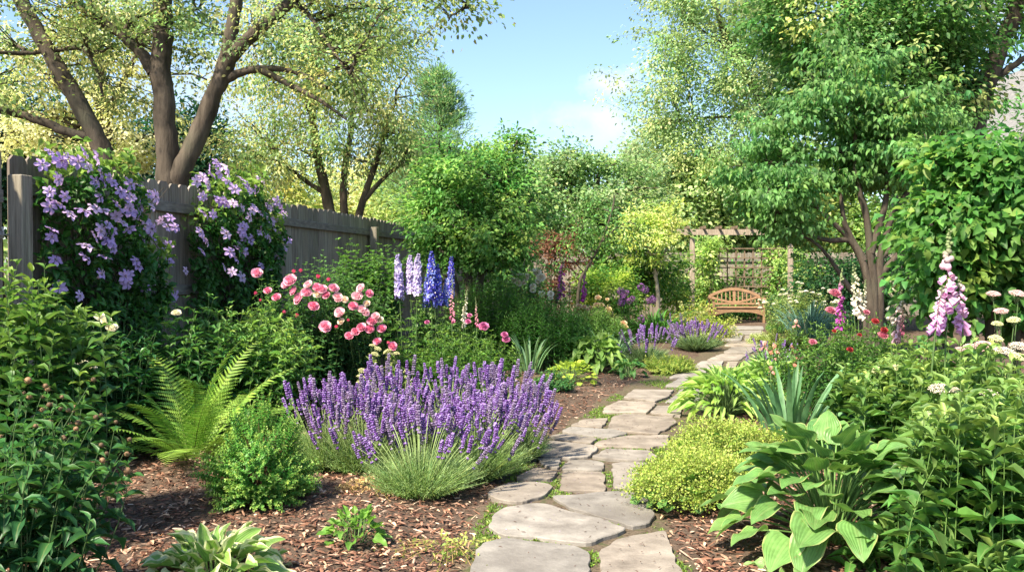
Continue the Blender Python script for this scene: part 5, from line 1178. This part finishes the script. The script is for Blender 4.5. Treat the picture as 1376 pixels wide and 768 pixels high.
# roses
RM = [me_rose(i) for i in range(5)]
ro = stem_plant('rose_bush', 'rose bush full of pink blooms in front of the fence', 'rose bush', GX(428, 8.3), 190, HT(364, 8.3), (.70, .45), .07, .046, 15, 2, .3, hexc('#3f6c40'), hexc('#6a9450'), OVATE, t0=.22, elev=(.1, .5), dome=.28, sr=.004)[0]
RO = [(345, 368, 0), (360, 391, 1), (386, 383, 0), (396, 391, 0), (391, 378, 0), (405, 365, 4), (395, 366, 4), (427, 373, 4), (441, 377, 4), (415, 383, 2), (433, 389, 0), (426, 387, 1), (421, 412, 1), (437, 440, 0), (456, 402, 2), (480, 399, 2), (486, 388, 2), (457, 421, 2), (459, 432, 3), (490, 420, 2), (486, 416, 2), (468, 431, 4), (510, 430, 3), (486, 441, 1), (497, 443, 1), (513, 442, 1), (507, 459, 1), (527, 466, 1), (521, 461, 4), (351, 404, 4), (384, 420, 4), (469, 452, 1), (412, 394, 0), (427, 396, 3), (439, 397, 1), (453, 399, 2), (463, 403, 3), (496, 395, 1), (493, 408, 3), (345, 395, 4), (505, 426, 2), (372, 400, 1), (403, 402, 0), (448, 388, 0), (474, 412, 1), (500, 432, 1), (400, 425, 4), (452, 440, 4), (478, 446, 1)]
for (x, y, k) in RO:
    d = 8.25 - .38 * math.sqrt(max(0, 1 - ((x - 428) / 135) ** 2)) - .05; P0 = W(x, y, d); v = W(x, y, d + .16) + [0, 0, -.10]
    o = place_mesh('flower', RM[k], ro, P0, unit([rng.normal(0, .32), -.75, .55]), scale=rng.uniform(.75, 1.08) * (1.15 if (x, y) == (437, 440) else 1))
for (x, y, k) in RO:
    d = 8.25 - .38 * math.sqrt(max(0, 1 - ((x - 428) / 135) ** 2)) - .05; P0 = W(x, y, d); st = MB(); limb(st, [P0, P0 + [0, .08, -.08], P0 + [0, .25, -.3]], .003, .003, 4, 5); st.build('flower_stalk', M_STEM, ro)
# shrubs behind roses
stem_plant('hydrangea_shrub', 'mid green broad-leaved shrub between the roses and the blue delphiniums', 'shrub', GX(493, 10.0), 110, HT(338, 10.), (.52, .45), .11, .06, 12, 2, .35, hexc('#3d6d33'), hexc('#6b9444'), OVATE, t0=.3, elev=(.1, .5), dome=.22)
# delphiniums
def spikes(root, specs, d0):
    for (x, y0, y1, me, hl) in specs:
        d = d0 + rng.uniform(-.12, .12); top = W(x, y0, d); bot = W(x, y1, d); Ls = top[2] - bot[2]; dirv = unit([rng.normal(0, .03), rng.normal(0, .03), 1])
        place_mesh('flower_spike', me, root, bot, dirv, scale=Ls / hl)
        st = MB(); b_ = np.array([bot[0] + rng.normal(0, .04), d + rng.normal(0, .05), 0.]); limb(st, [b_, (b_ + bot) / 2 + rng.normal(0, .01, 3), bot + [0, 0, .03]], .007, .005, 5, 8); st.build('stem', M_STEM, root)
lil = [hexc('#b6a9dc'), hexc('#c9c0e6'), hexc('#a698d2')]; blu = [hexc('#4a4fb5'), hexc('#5a55bd'), hexc('#3f3fa0'), hexc('#7f8fd0')]
DL = [me_floret_spike(.42, .105, lil, 88, .45, seed=1), me_floret_spike(.42, .11, [hexc('#cfc3e8'), hexc('#bfb2e0')], 88, .4, seed=2)]
DB = [me_floret_spike(.42, .10, blu, 84, .5, seed=3), me_floret_spike(.42, .11, [hexc('#6f7ccb'), hexc('#8797d8'), hexc('#4c55b4')], 84, .5, seed=4)]
de = stem_plant('delphinium', 'delphinium clump with tall pale lilac and deep blue flower spikes', 'delphinium', GX(575, 9.0), 70, HT(400, 9.0), (.5, .35), .10, .05, 9, 2, .25, hexc('#47743a'), hexc('#7d9c55'), LANCE, t0=.1, elev=(.2, .6), dome=.2)[0]
spikes(de, [(537, 343, 400, DL[0], .42), (551, 343, 392, DL[1], .42), (560, 341, 394, DL[1], .42), (580, 338, 402, DB[0], .42), (590, 355, 408, DB[0], .42), (605, 345, 398, DB[0], .42), (573, 372, 412, DB[1], .42), (598, 374, 410, DB[1], .42), (584, 382, 412, DB[1], .42)], 8.8)
# pink/cream foxgloves low
def fgl(lab, px, d, specs, leafH=.5, n=26, spx=.3, group=None, c='#47743a'):
    r_ = stem_plant('foxglove', lab, 'foxglove', GX(px, d), n, leafH, (spx, .22), .15, .055, 6, 2, .25, hexc(c), hexc('#7d9c4f'), OVATE, t0=.05, elev=(.2, .6), dome=.4, group=group)[0]
    spikes(r_, specs, d - .12); return r_
cw = hexc('#f2ecdf'); cp = hexc('#cf86ad'); cpur = hexc('#a83f9a'); cpk = hexc('#c98fca')
FGW = me_foxglove(.5, .15, cw, hexc('#dcd8b8'), 40); FGP = me_foxglove(.5, .10, hexc('#c9708f'), hexc('#d9a0ae'), 40, budfrac=.5); FGU = me_foxglove(.5, .14, cpur, hexc('#b963a8'), 54, budfrac=.38); FGB = me_foxglove(.5, .17, hexc('#d79ad0'), hexc('#ecc6d8'), 52, budfrac=.42)
FGB2 = me_foxglove(.5, .23, hexc('#d79ccf'), hexc('#efcbdc'), 34, budfrac=.25)
FGM = me_foxglove(.5, .17, hexc('#e3b9c9'), hexc('#e9e4d6'), 54, budfrac=.3)
fgl('slender cream and rose foxgloves beside the deep blue delphiniums', 628, 8.9, [(607, 372, 432, FGP, .5), (622, 388, 436, FGW, .5), (641, 398, 438, FGP, .5)], .8)
RF_ = me_ruffle(.042, '#cf7fa8', '#bb5f93')
pk = stem_plant('penstemon_plant', 'bushy green perennial with a few pink blooms behind the drift of lavender', 'plant', GX(612, 8.2), 130, .84, (.62, .5), .085, .022, 11, 2, .45, hexc('#42702f'), hexc('#7fa048'), LANCE, t0=.15, elev=(.15, .6), dome=.3)[0]
for (x, y, s_) in ((650, 439, 1), (678, 450, .7), (680, 456, .8), (574, 433, .5), (629, 432, .6), (631, 424, .5)): place_mesh('flower', RF_, pk, W(x, y, 7.9 if y > 436 else 7.95), (0, -.7, .7), scale=s_)
YL = me_umbel(.035, '#cfcf9a', .5, 60, .005)
yp = stem_plant('phlomis_plant', 'pale cream-flowered perennial peeping over the back of the lavender', 'plant', GX(515, 7.2), 22, .74, (.22, .2), .07, .03, 8, 2, .3, hexc('#7f9a55'), hexc('#b6bd7a'), LANCE, t0=.2)
for j in range(14): place_mesh('flower', YL, yp[0], yp[1][j], yp[2][j], scale=rng.uniform(.7, 1.1))
# iris clump, hosta, mounds beside path
blade_clump('iris_clump', 'blue-green sword-leaved iris clump between the lavender and the hosta', 'iris', G(712, 507), 34, .62, .32, .034, hexc('#7ba06e'), .12, .10, upright=True, v=.12)
hosta('hosta', 'broad light green hosta at the left path edge beyond the lime mound', 'hosta', G(798, 500), 110, .54, .46, .22, .14, hexc('#8aad58'), M_LEAF, HEART, inner=.8)
hosta('hosta', 'smaller dark green hosta right of the broad light green hosta', 'hosta', G(845, 506), 30, .26, .2, .14, .09, hexc('#4f7f40'), M_LEAF, HEART)
hosta('coral_bells', 'lime yellow frilly mound in front of the light green hosta', 'plant', G(768, 517), 130, .33, .27, .085, .09, hexc('#a9c04c'), M_LEAF, ROUND, inner=1.1, v=.16)
tuft_shrub('thyme_mound', 'small dark blue-green mound beside the iris clump at the path', 'plant', G(740, 529), .23, .26, hexc('#3f7a45'), hexc('#6c9c5c'), n=300, Ls=.08, L=.026, Wd=.02, nodes=5, whorl=3)
# dark feathery mass
for (x, d, H_, sx, lab, c1, c2) in ((660, 12.6, 1.22, .75, 'large dense fresh green bush left of the white roses', '#437a30', '#6f9c42'), (730, 12.3, 1.0, .7, 'dense green bush sloping down to the path behind the hosta', '#3f7533', '#5f9040'), (800, 13.8, .74, .5, 'green leafy mound between the cream blooms and the hosta', '#47743a', '#7a9c4c')):
    stem_plant('leafy_bush', lab, 'shrub', GX(x, d), 240, H_, (sx, .6), .10, .026, 13, 2, .5, hexc(c1), hexc(c2), LSMALL, t0=.2, elev=(.1, .6), dome=.4, sr=.003)
# white roses and purple foxgloves in the middle distance
wr = stem_plant('rose_bush', 'white rose bush with scattered blooms in the middle of the garden', 'rose bush', GX(708, 14.3), 80, 1.42, (.75, .4), .07, .045, 12, 2, .3, hexc('#35602f'), hexc('#5f8840'), LSMALL, t0=.3, dome=.3)[0]
WR = me_ruffle(.062, '#f6f2e4', '#f0e8cc')
for (x, y, s_) in ((690, 367, .7), (696, 367, .5), (702, 373, 1), (708, 373, 1), (722, 366, 1), (727, 373, 1.1), (723, 378, .7), (716, 385, .8), (697, 381, .8), (691, 377, .7), (728, 395, .8), (740, 395, .8), (716, 390, .7), (714, 361, .6), (740, 400, .6), (704, 380, .6)): place_mesh('flower', WR, wr, W(x, y, 13.75), (0, -.8, .5), scale=s_)
fgl('pair of tall magenta foxgloves in the middle of the garden', 768, 15.0, [(754, 340, 398, FGU, .5), (785, 358, 402, FGU, .5), (765, 372, 398, FGP, .5)], .7, 40, .5)
cb = stem_plant('spirea_bush', 'pale yellow-green bush with cream blooms right of the magenta foxgloves', 'shrub', GX(800, 14.6), 140, .82, (.52, .4), .055, .035, 10, 2, .4, hexc('#8a9f4e'), hexc('#c0c47a'), LSMALL, t0=.3, dome=.4)
CR = me_ruffle(.06, '#e4d9a8', '#e0b9a0')
for j in rng.permutation(len(cb[1]))[:26]: place_mesh('flower', CR, cb[0], cb[1][j], (0, -.6, .8), scale=rng.uniform(.5, 1))
# alliums + daylily mound
AL = [me_allium('#a870b4', .075), me_allium('#b77fb8', .06)]
al = blade_clump('allium_clump', 'grassy green clump with round purple alliums above it', 'allium', GX(880, 16.9), 260, .72, .85, .035, hexc('#4f8338'), .35, .4)
sts = MB()
for (x, y, k) in ((834, 391, 0), (842, 393, 1), (838, 400, 0), (835, 406, 0), (845, 404, 1), (850, 401, 1), (861, 385, 0), (867, 389, 0), (877, 402, 0), (872, 404, 1), (862, 428, 0), (837, 397, 1)):
    P0 = W(x, y, 16.4); place_mesh('flower', AL[k], al, P0, (0, 0, 1)); limb(sts, [P0, P0 * [1, 1, .5] + [.03, .1, 0], P0 * [1, 1, 0] + [.1, .2, 0]], .006, .006, 4, 7)
sts.build('flower_stems', M_STEM, al)
blade_clump('iris_clump', 'grey-green grassy iris leaves behind the light green hosta', 'iris', GX(818, 12.9), 70, .55, .4, .025, hexc('#6d9168'), .25, .2)
LAVF = [me_lavender(i, 1.25) for i in range(4)]
lavender('grey-green lavender with faded flowers at the bend of the path', G(868, 493), .42, .50, 34, 900, me=LAVF, blade=.008, sc=(.8, 1.1), col='#6f8a5c')
lavender('far purple lavender mound at the path edge below the alliums', G(936, 471), .52, .44, 98, 900, me=LAVF, blade=.009, sc=(.6, .95), col='#6f8a5c')
lavender('purple lavender clump behind the grey-green one', G(903, 463), .5, .44, 34, 700, me=LAVF, sc=(.6, .9), blade=.009, col='#6f8a5c')
tuft_shrub('sedum_mound', 'low yellow-green mound at the path edge in front of the faded lavender', 'plant', G(902, 501), .33, .26, hexc('#7f9c42'), hexc('#b3b860'), n=300, Ls=.14, L=.04, Wd=.012, nodes=8)
for (x, y, r_, lab) in ((905, 436, .55, 'pale yellow-green low hedge mound farthest to the left of the bench'), (935, 448, .62, 'pale yellow-green low hedge mound nearest the lavender'), (952, 440, .36, 'small yellow-green mound where the path turns to the bench')):
    b = G(x, y + 14); shrub('low_hedge', lab, 'shrub', b, [((b[0], b[1], r_ * .45), (r_, r_ * .8, r_ * .55), 130)], per=22, rad=.075, L=.05, Wd=.035, col=hexc('#9cac4e'), alt=hexc('#c9bf80'), altp=.35, zmin=.02)

# ------------------------------------------------------------------ right bed, far to near
for (x, y, r_, c1, c2, lab) in ((1062, 472, .45, '#8a9c4c', '#a9b566', 'smooth rounded olive-green mound right of the bench'), (1024, 462, .24, '#a9b878', '#ccd2a2', 'small pale silvery mound at the foot of the bench'), (1050, 447, .38, '#4b7c35', '#6f9a45', 'dark green mound just in front of the bench at right')):
    tuft_shrub('cushion_plant', lab, 'plant', G(x, y), r_, r_ * .85, hexc(c1), hexc(c2), n=420, Ls=.15, L=.035, Wd=.02, nodes=6, sy=.8)
blade_clump('blue_grass_clump', 'blue-green ornamental grass tuft in front of the right pergola post', 'grass clump', GX(1088, 15.5), 240, .95, .65, .022, hexc('#6c9180'), .3, .25)
wp = stem_plant('white_perennial', 'white-flowered feathery plants at the foot of the right pergola post', 'plant', GX(1075, 18.5), 120, 1.0, (.9, .5), .07, .03, 9, 2, .5, hexc('#8fa860'), hexc('#c2cb92'), LSMALL, t0=.3, dome=.3)
WF = me_umbel(.05, '#e8e8d2', .5, 50, .008)
for j in rng.permutation(len(wp[1]))[:45]: place_mesh('flower', WF, wp[0], wp[1][j], (0, 0, 1), scale=rng.uniform(.5, 1.1))
fgl('magenta foxglove left of the white one on the right side', 1135, 8.6, [(1131, 360, 440, FGU, .5)], .6, 26, .3)
fgl('white foxglove under the dark forked trunks', 1154, 9.4, [(1153, 352, 424, FGW, .5), (1147, 372, 410, FGW, .5), (1160, 375, 420, FGW, .5)], .6, 26, .3)
fgl('white foxglove fading to pink at its base beside the big-leaved shrub', 1200, 7.3, [(1195, 362, 430, FGW, .5), (1203, 385, 455, FGM, .5), (1212, 400, 448, FGP, .5)], .6, 26, .3)
fgl('tallest pink foxglove standing at the right in front of the big-leaved shrub', 1275, 5.1, [(1272, 308, 436, FGB, .5), (1293, 372, 440, FGB2, .5), (1258, 382, 440, FGB2, .5)], .7, 20, .22)
REDF = me_ruffle(.03, '#b34a4a', '#a03a44'); PNK = me_ruffle(.045, '#cf8a9a', '#c06f88')
rb = stem_plant('penstemon_plant', 'mid green bushy perennial with a few red and pink blooms right of the path', 'plant', GX(1140, 7.9), 190, .92, (.85, .6), .075, .024, 12, 2, .5, hexc('#437235'), hexc('#7fa04a'), LANCE, t0=.2, dome=.3)
for (x, y, k, s_) in ((1176, 432, 0, 1), (1188, 444, 0, 1), (1186, 451, 1, .9), (1122, 395, 1, 1), (1116, 418, 1, .9), (1164, 420, 1, .6), (1142, 470, 0, .9), (1121, 445, 0, .6), (1155, 450, 0, .6), (1092, 460, 1, .7)): place_mesh('flower', (REDF, PNK)[k], rb[0], W(x, y, 7.35), (0, -.6, .8), scale=s_)
# viburnum
DV = 6.6; b = GX(1310, DV)
tree('viburnum_shrub', 'tall dark shrub with large glossy leaves at the right edge', 'shrub', b, [([b, W(1300, 400, DV), W(1290, 300, DV), W(1270, 240, DV)], .035, .015), ([b + [.15, 0, 0], W(1330, 400, DV), W(1340, 300, DV), W(1350, 210, DV)], .04, .015), ([b + [.3, 0, 0], W(1370, 400, DV), W(1400, 280, DV)], .04, .015), ([b, W(1260, 420, DV), W(1245, 340, DV)], .03, .012)],
     [BL(1275, 300, DV, 52, 58, .42, 110), BL(1335, 258, DV, 62, 60, .5, 150), BL(1400, 290, DV, 55, 62, .5, 100), BL(1330, 355, DV + .2, 80, 50, .45, 90), BL(1270, 385, DV + .1, 44, 45, .4, 60), BL(1285, 222, DV, 40, 16, .3, 22), BL(1335, 205, DV, 50, 14, .3, 24), BL(1400, 400, DV + .2, 60, 60, .4, 60)],
     per=12, rad=.10, L=.10, Wd=.06, col=hexc('#568640'), frac=.5, tm=OVATE, cv=.15, droop=.5, alt=hexc('#7fa050'), altp=.15, flat=.5, twig=.005, v=.14, sides=7, gap=.1, spur=.08)
# path-side right
lavender('purple catmint spilling onto the right side of the path', G(1034, 512), .34, .32, 26, 600, me=LAVF, gr=None, blade=.007, sc=(.5, .8), col='#7f9668')
lavender('purple salvia behind the pink irises', G(1040, 492), .40, .36, 18, 500, me=LAVF, gr=None, blade=.007, sc=(.5, .8), col='#6f8f55')
IR = [me_iris('#d9a48f', '#b5705f'), me_iris('#e2b9a8', '#c58a84')]
ic = blade_clump('iris_clump', 'iris clump with salmon pink blooms right of the path', 'iris', G(1040, 530), 40, .6, .25, .028, hexc('#6f9a5a'), .12, .16, upright=True)
sts = MB()
for (x, y, k) in ((1040, 470, 0), (1045, 478, 1), (1066, 470, 0), (1070, 486, 0), (1036, 498, 1), (1027, 466, 1), (1070, 436, 1), (1086, 462, 0)):
    P0 = W(x, y, 8.4); place_mesh('flower', IR[k], ic, P0, unit([rng.normal(0, .2), -.2, 1]), scale=rng.uniform(.6, .8)); limb(sts, [P0 - [0, 0, .03], P0 * [1, 1, .5], P0 * [1, 1, 0]], .005, .006, 4, 6)
sts.build('flower_stems', M_STEM, ic)
for (x, y, R_, H_, lab) in ((975, 560, .52, .40, 'light green leafy clump arching towards the right path edge'), (1035, 548, .5, .42, 'light green leafy clump behind the sword-leaved iris')):
    hosta('daylily_clump', lab, 'plant', G(x, y), 230, R_, H_, .21, .048, hexc('#9dbf68'), M_LEAF, LANCE, inner=1.15, v=.14)
blade_clump('iris_clump', 'large blue-green sword-leaved iris behind the big hosta', 'iris', G(1062, 620), 50, .74, .52, .042, hexc('#5f8a5e'), .08, .14, upright=True, v=.12, sy=.7)
# lady's mantle
def frothy(lab, loc, R_, H_, n=90, sy=.8, c='#a9b84a', c2='#c6cc66'):
    loc = np.asarray(loc, float)
    root = hosta('ladys_mantle', lab, 'plant', loc, 110, R_, H_ * .8, .085, .09, hexc('#6f9c52'), M_LEAF, ROUND, sy=sy, inner=1.0)
    d = rsph(n); d[:, 2] = np.abs(d[:, 2]) * .9 + .05; d = nrm(d); P = loc + [0, 0, H_ * .25] + d * [R_, R_ * sy, H_ * .78] * lumpy(d, 5, .15, 4)[:, None] * rng.uniform(.85, 1.08, (n, 1))
    mb = MB(); per = 70; off = rng.normal(0, 1, (n, per, 3)) * .030 * [1, 1, .7]; pp = (P[:, None] + off).reshape(-1, 3); m = len(pp)
    for rep in range(1): inst(mb, DIAMOND, pp, frame(nrm(off.reshape(-1, 3) + [0, 0, .02]), rsph(m)), np.stack([np.full(m, .011), np.full(m, .013), np.full(m, .013)], 1) * rng.uniform(.7, 1.3, (m, 1)), np.where(rng.uniform(0, 1, (m, 1)) < .4, vary(hexc(c2), m, .15, .06), vary(hexc(c), m, .18, .08)))
    A = np.tile(loc, (n, 1)); tubes(mb, bez(A, A * .5 + P * .5 + [0, 0, .05], P, 5), np.full((n, 5), .0016), 3, hexc('#9cae5c')); mb.build('flower_froth', M_PETAL, root); return root
frothy('frothy yellow-green mound at the right path edge, nearest the stones', G(928, 682), .31, .30, 260, c='#8fa848', c2='#b3bf68')
frothy('frothy yellow-green mound tucked behind the big hosta by the path', G(972, 640), .36, .34, 280, c='#8fa848', c2='#b3bf68')
# phlox mass on right
for (x, d, H_, sx, n, lab) in ((1222, 5.9, .80, .44, 70, 'pale green leafy perennial directly behind the big hosta'), (1262, 5.3, .90, .50, 75, 'leafy green perennial below the tallest pink foxglove'), (1345, 4.7, .92, .42, 64, 'leafy green stems beneath the pink flat flower heads'),
                           (1330, 4.2, .70, .36, 60, 'leafy green stems right of the big hosta'), (1350, 3.7, .86, .36, 52, 'tall leafy stems in the bottom right corner'), (1275, 3.72, .30, .20, 22, 'low leafy shoots under the right side of the big hosta')):
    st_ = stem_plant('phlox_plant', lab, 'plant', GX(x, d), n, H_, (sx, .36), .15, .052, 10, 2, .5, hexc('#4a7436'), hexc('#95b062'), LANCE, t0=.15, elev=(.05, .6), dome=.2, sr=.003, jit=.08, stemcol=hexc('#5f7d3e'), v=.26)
    if x == 1165 or x == 1262: keep_ = st_
# flat flower heads
UM = [me_umbel(.062, '#dcd2c0', .25), me_umbel(.05, '#d9b9b4', .35), me_umbel(.045, '#d8dba8', .4)]
ya = thing('yarrow', 'flat cream and blush flower heads on tall pale stems at the right edge', 'flower', GX(1330, 4.9)); sts = MB()
for (x, y, d, k, s_) in ((1263, 522, 4.55, 0, .9), (1284, 524, 4.55, 0, .55), (1328, 528, 4.35, 0, .75), (1308, 468, 5.0, 1, 1.1), (1290, 470, 5.0, 1, .7), (1322, 463, 5.0, 1, .9), (1350, 472, 4.9, 0, 1.0), (1368, 480, 4.8, 2, 1), (1180, 498, 5.6, 2, 1.0), (1203, 494, 5.6, 2, .9), (1338, 455, 5.1, 2, .9), (1370, 465, 5.0, 0, .9), (1248, 556, 4.3, 0, .5), (1345, 418, 5.2, 1, .8), (1335, 395, 5.3, 1, .8), (1368, 395, 5.2, 1, 1.0), (1362, 430, 5.1, 2, .8), (1340, 435, 5.2, 2, .7)):
    P0 = W(x, y, d); place_mesh('flower_head', UM[k], ya, P0, unit([rng.normal(0, .15), -.3, 1]), scale=s_); b_ = P0 * [1, 1, 0] + rng.normal(0, .04, 3) * [1, 1, 0]; limb(sts, [P0 - [0, 0, .05 * s_], (P0 + b_) / 2 + rng.normal(0, .02, 3), b_], .003, .005, 5, 9)
sts.build('stems', M_STEM, ya)
# the big hosta
hosta('hosta', 'large pale-edged hosta with broad ribbed leaves at bottom right', 'hosta', G(1128, 748, 0) + [0, .12, 0], 110, .58, .56, .225, .19, hexc('#6b9450'), M_HOSTA, HEARTB, petcol=hexc('#6f9450'), inner=.95, v=.10)
hosta('hosta', 'single-tiered small hosta leaves below the big hosta at the bottom edge', 'hosta', G(1052, 800, 0), 5, .2, .12, .13, .105, hexc('#7fa25c'), M_HOSTA, HEART, inner=.4)
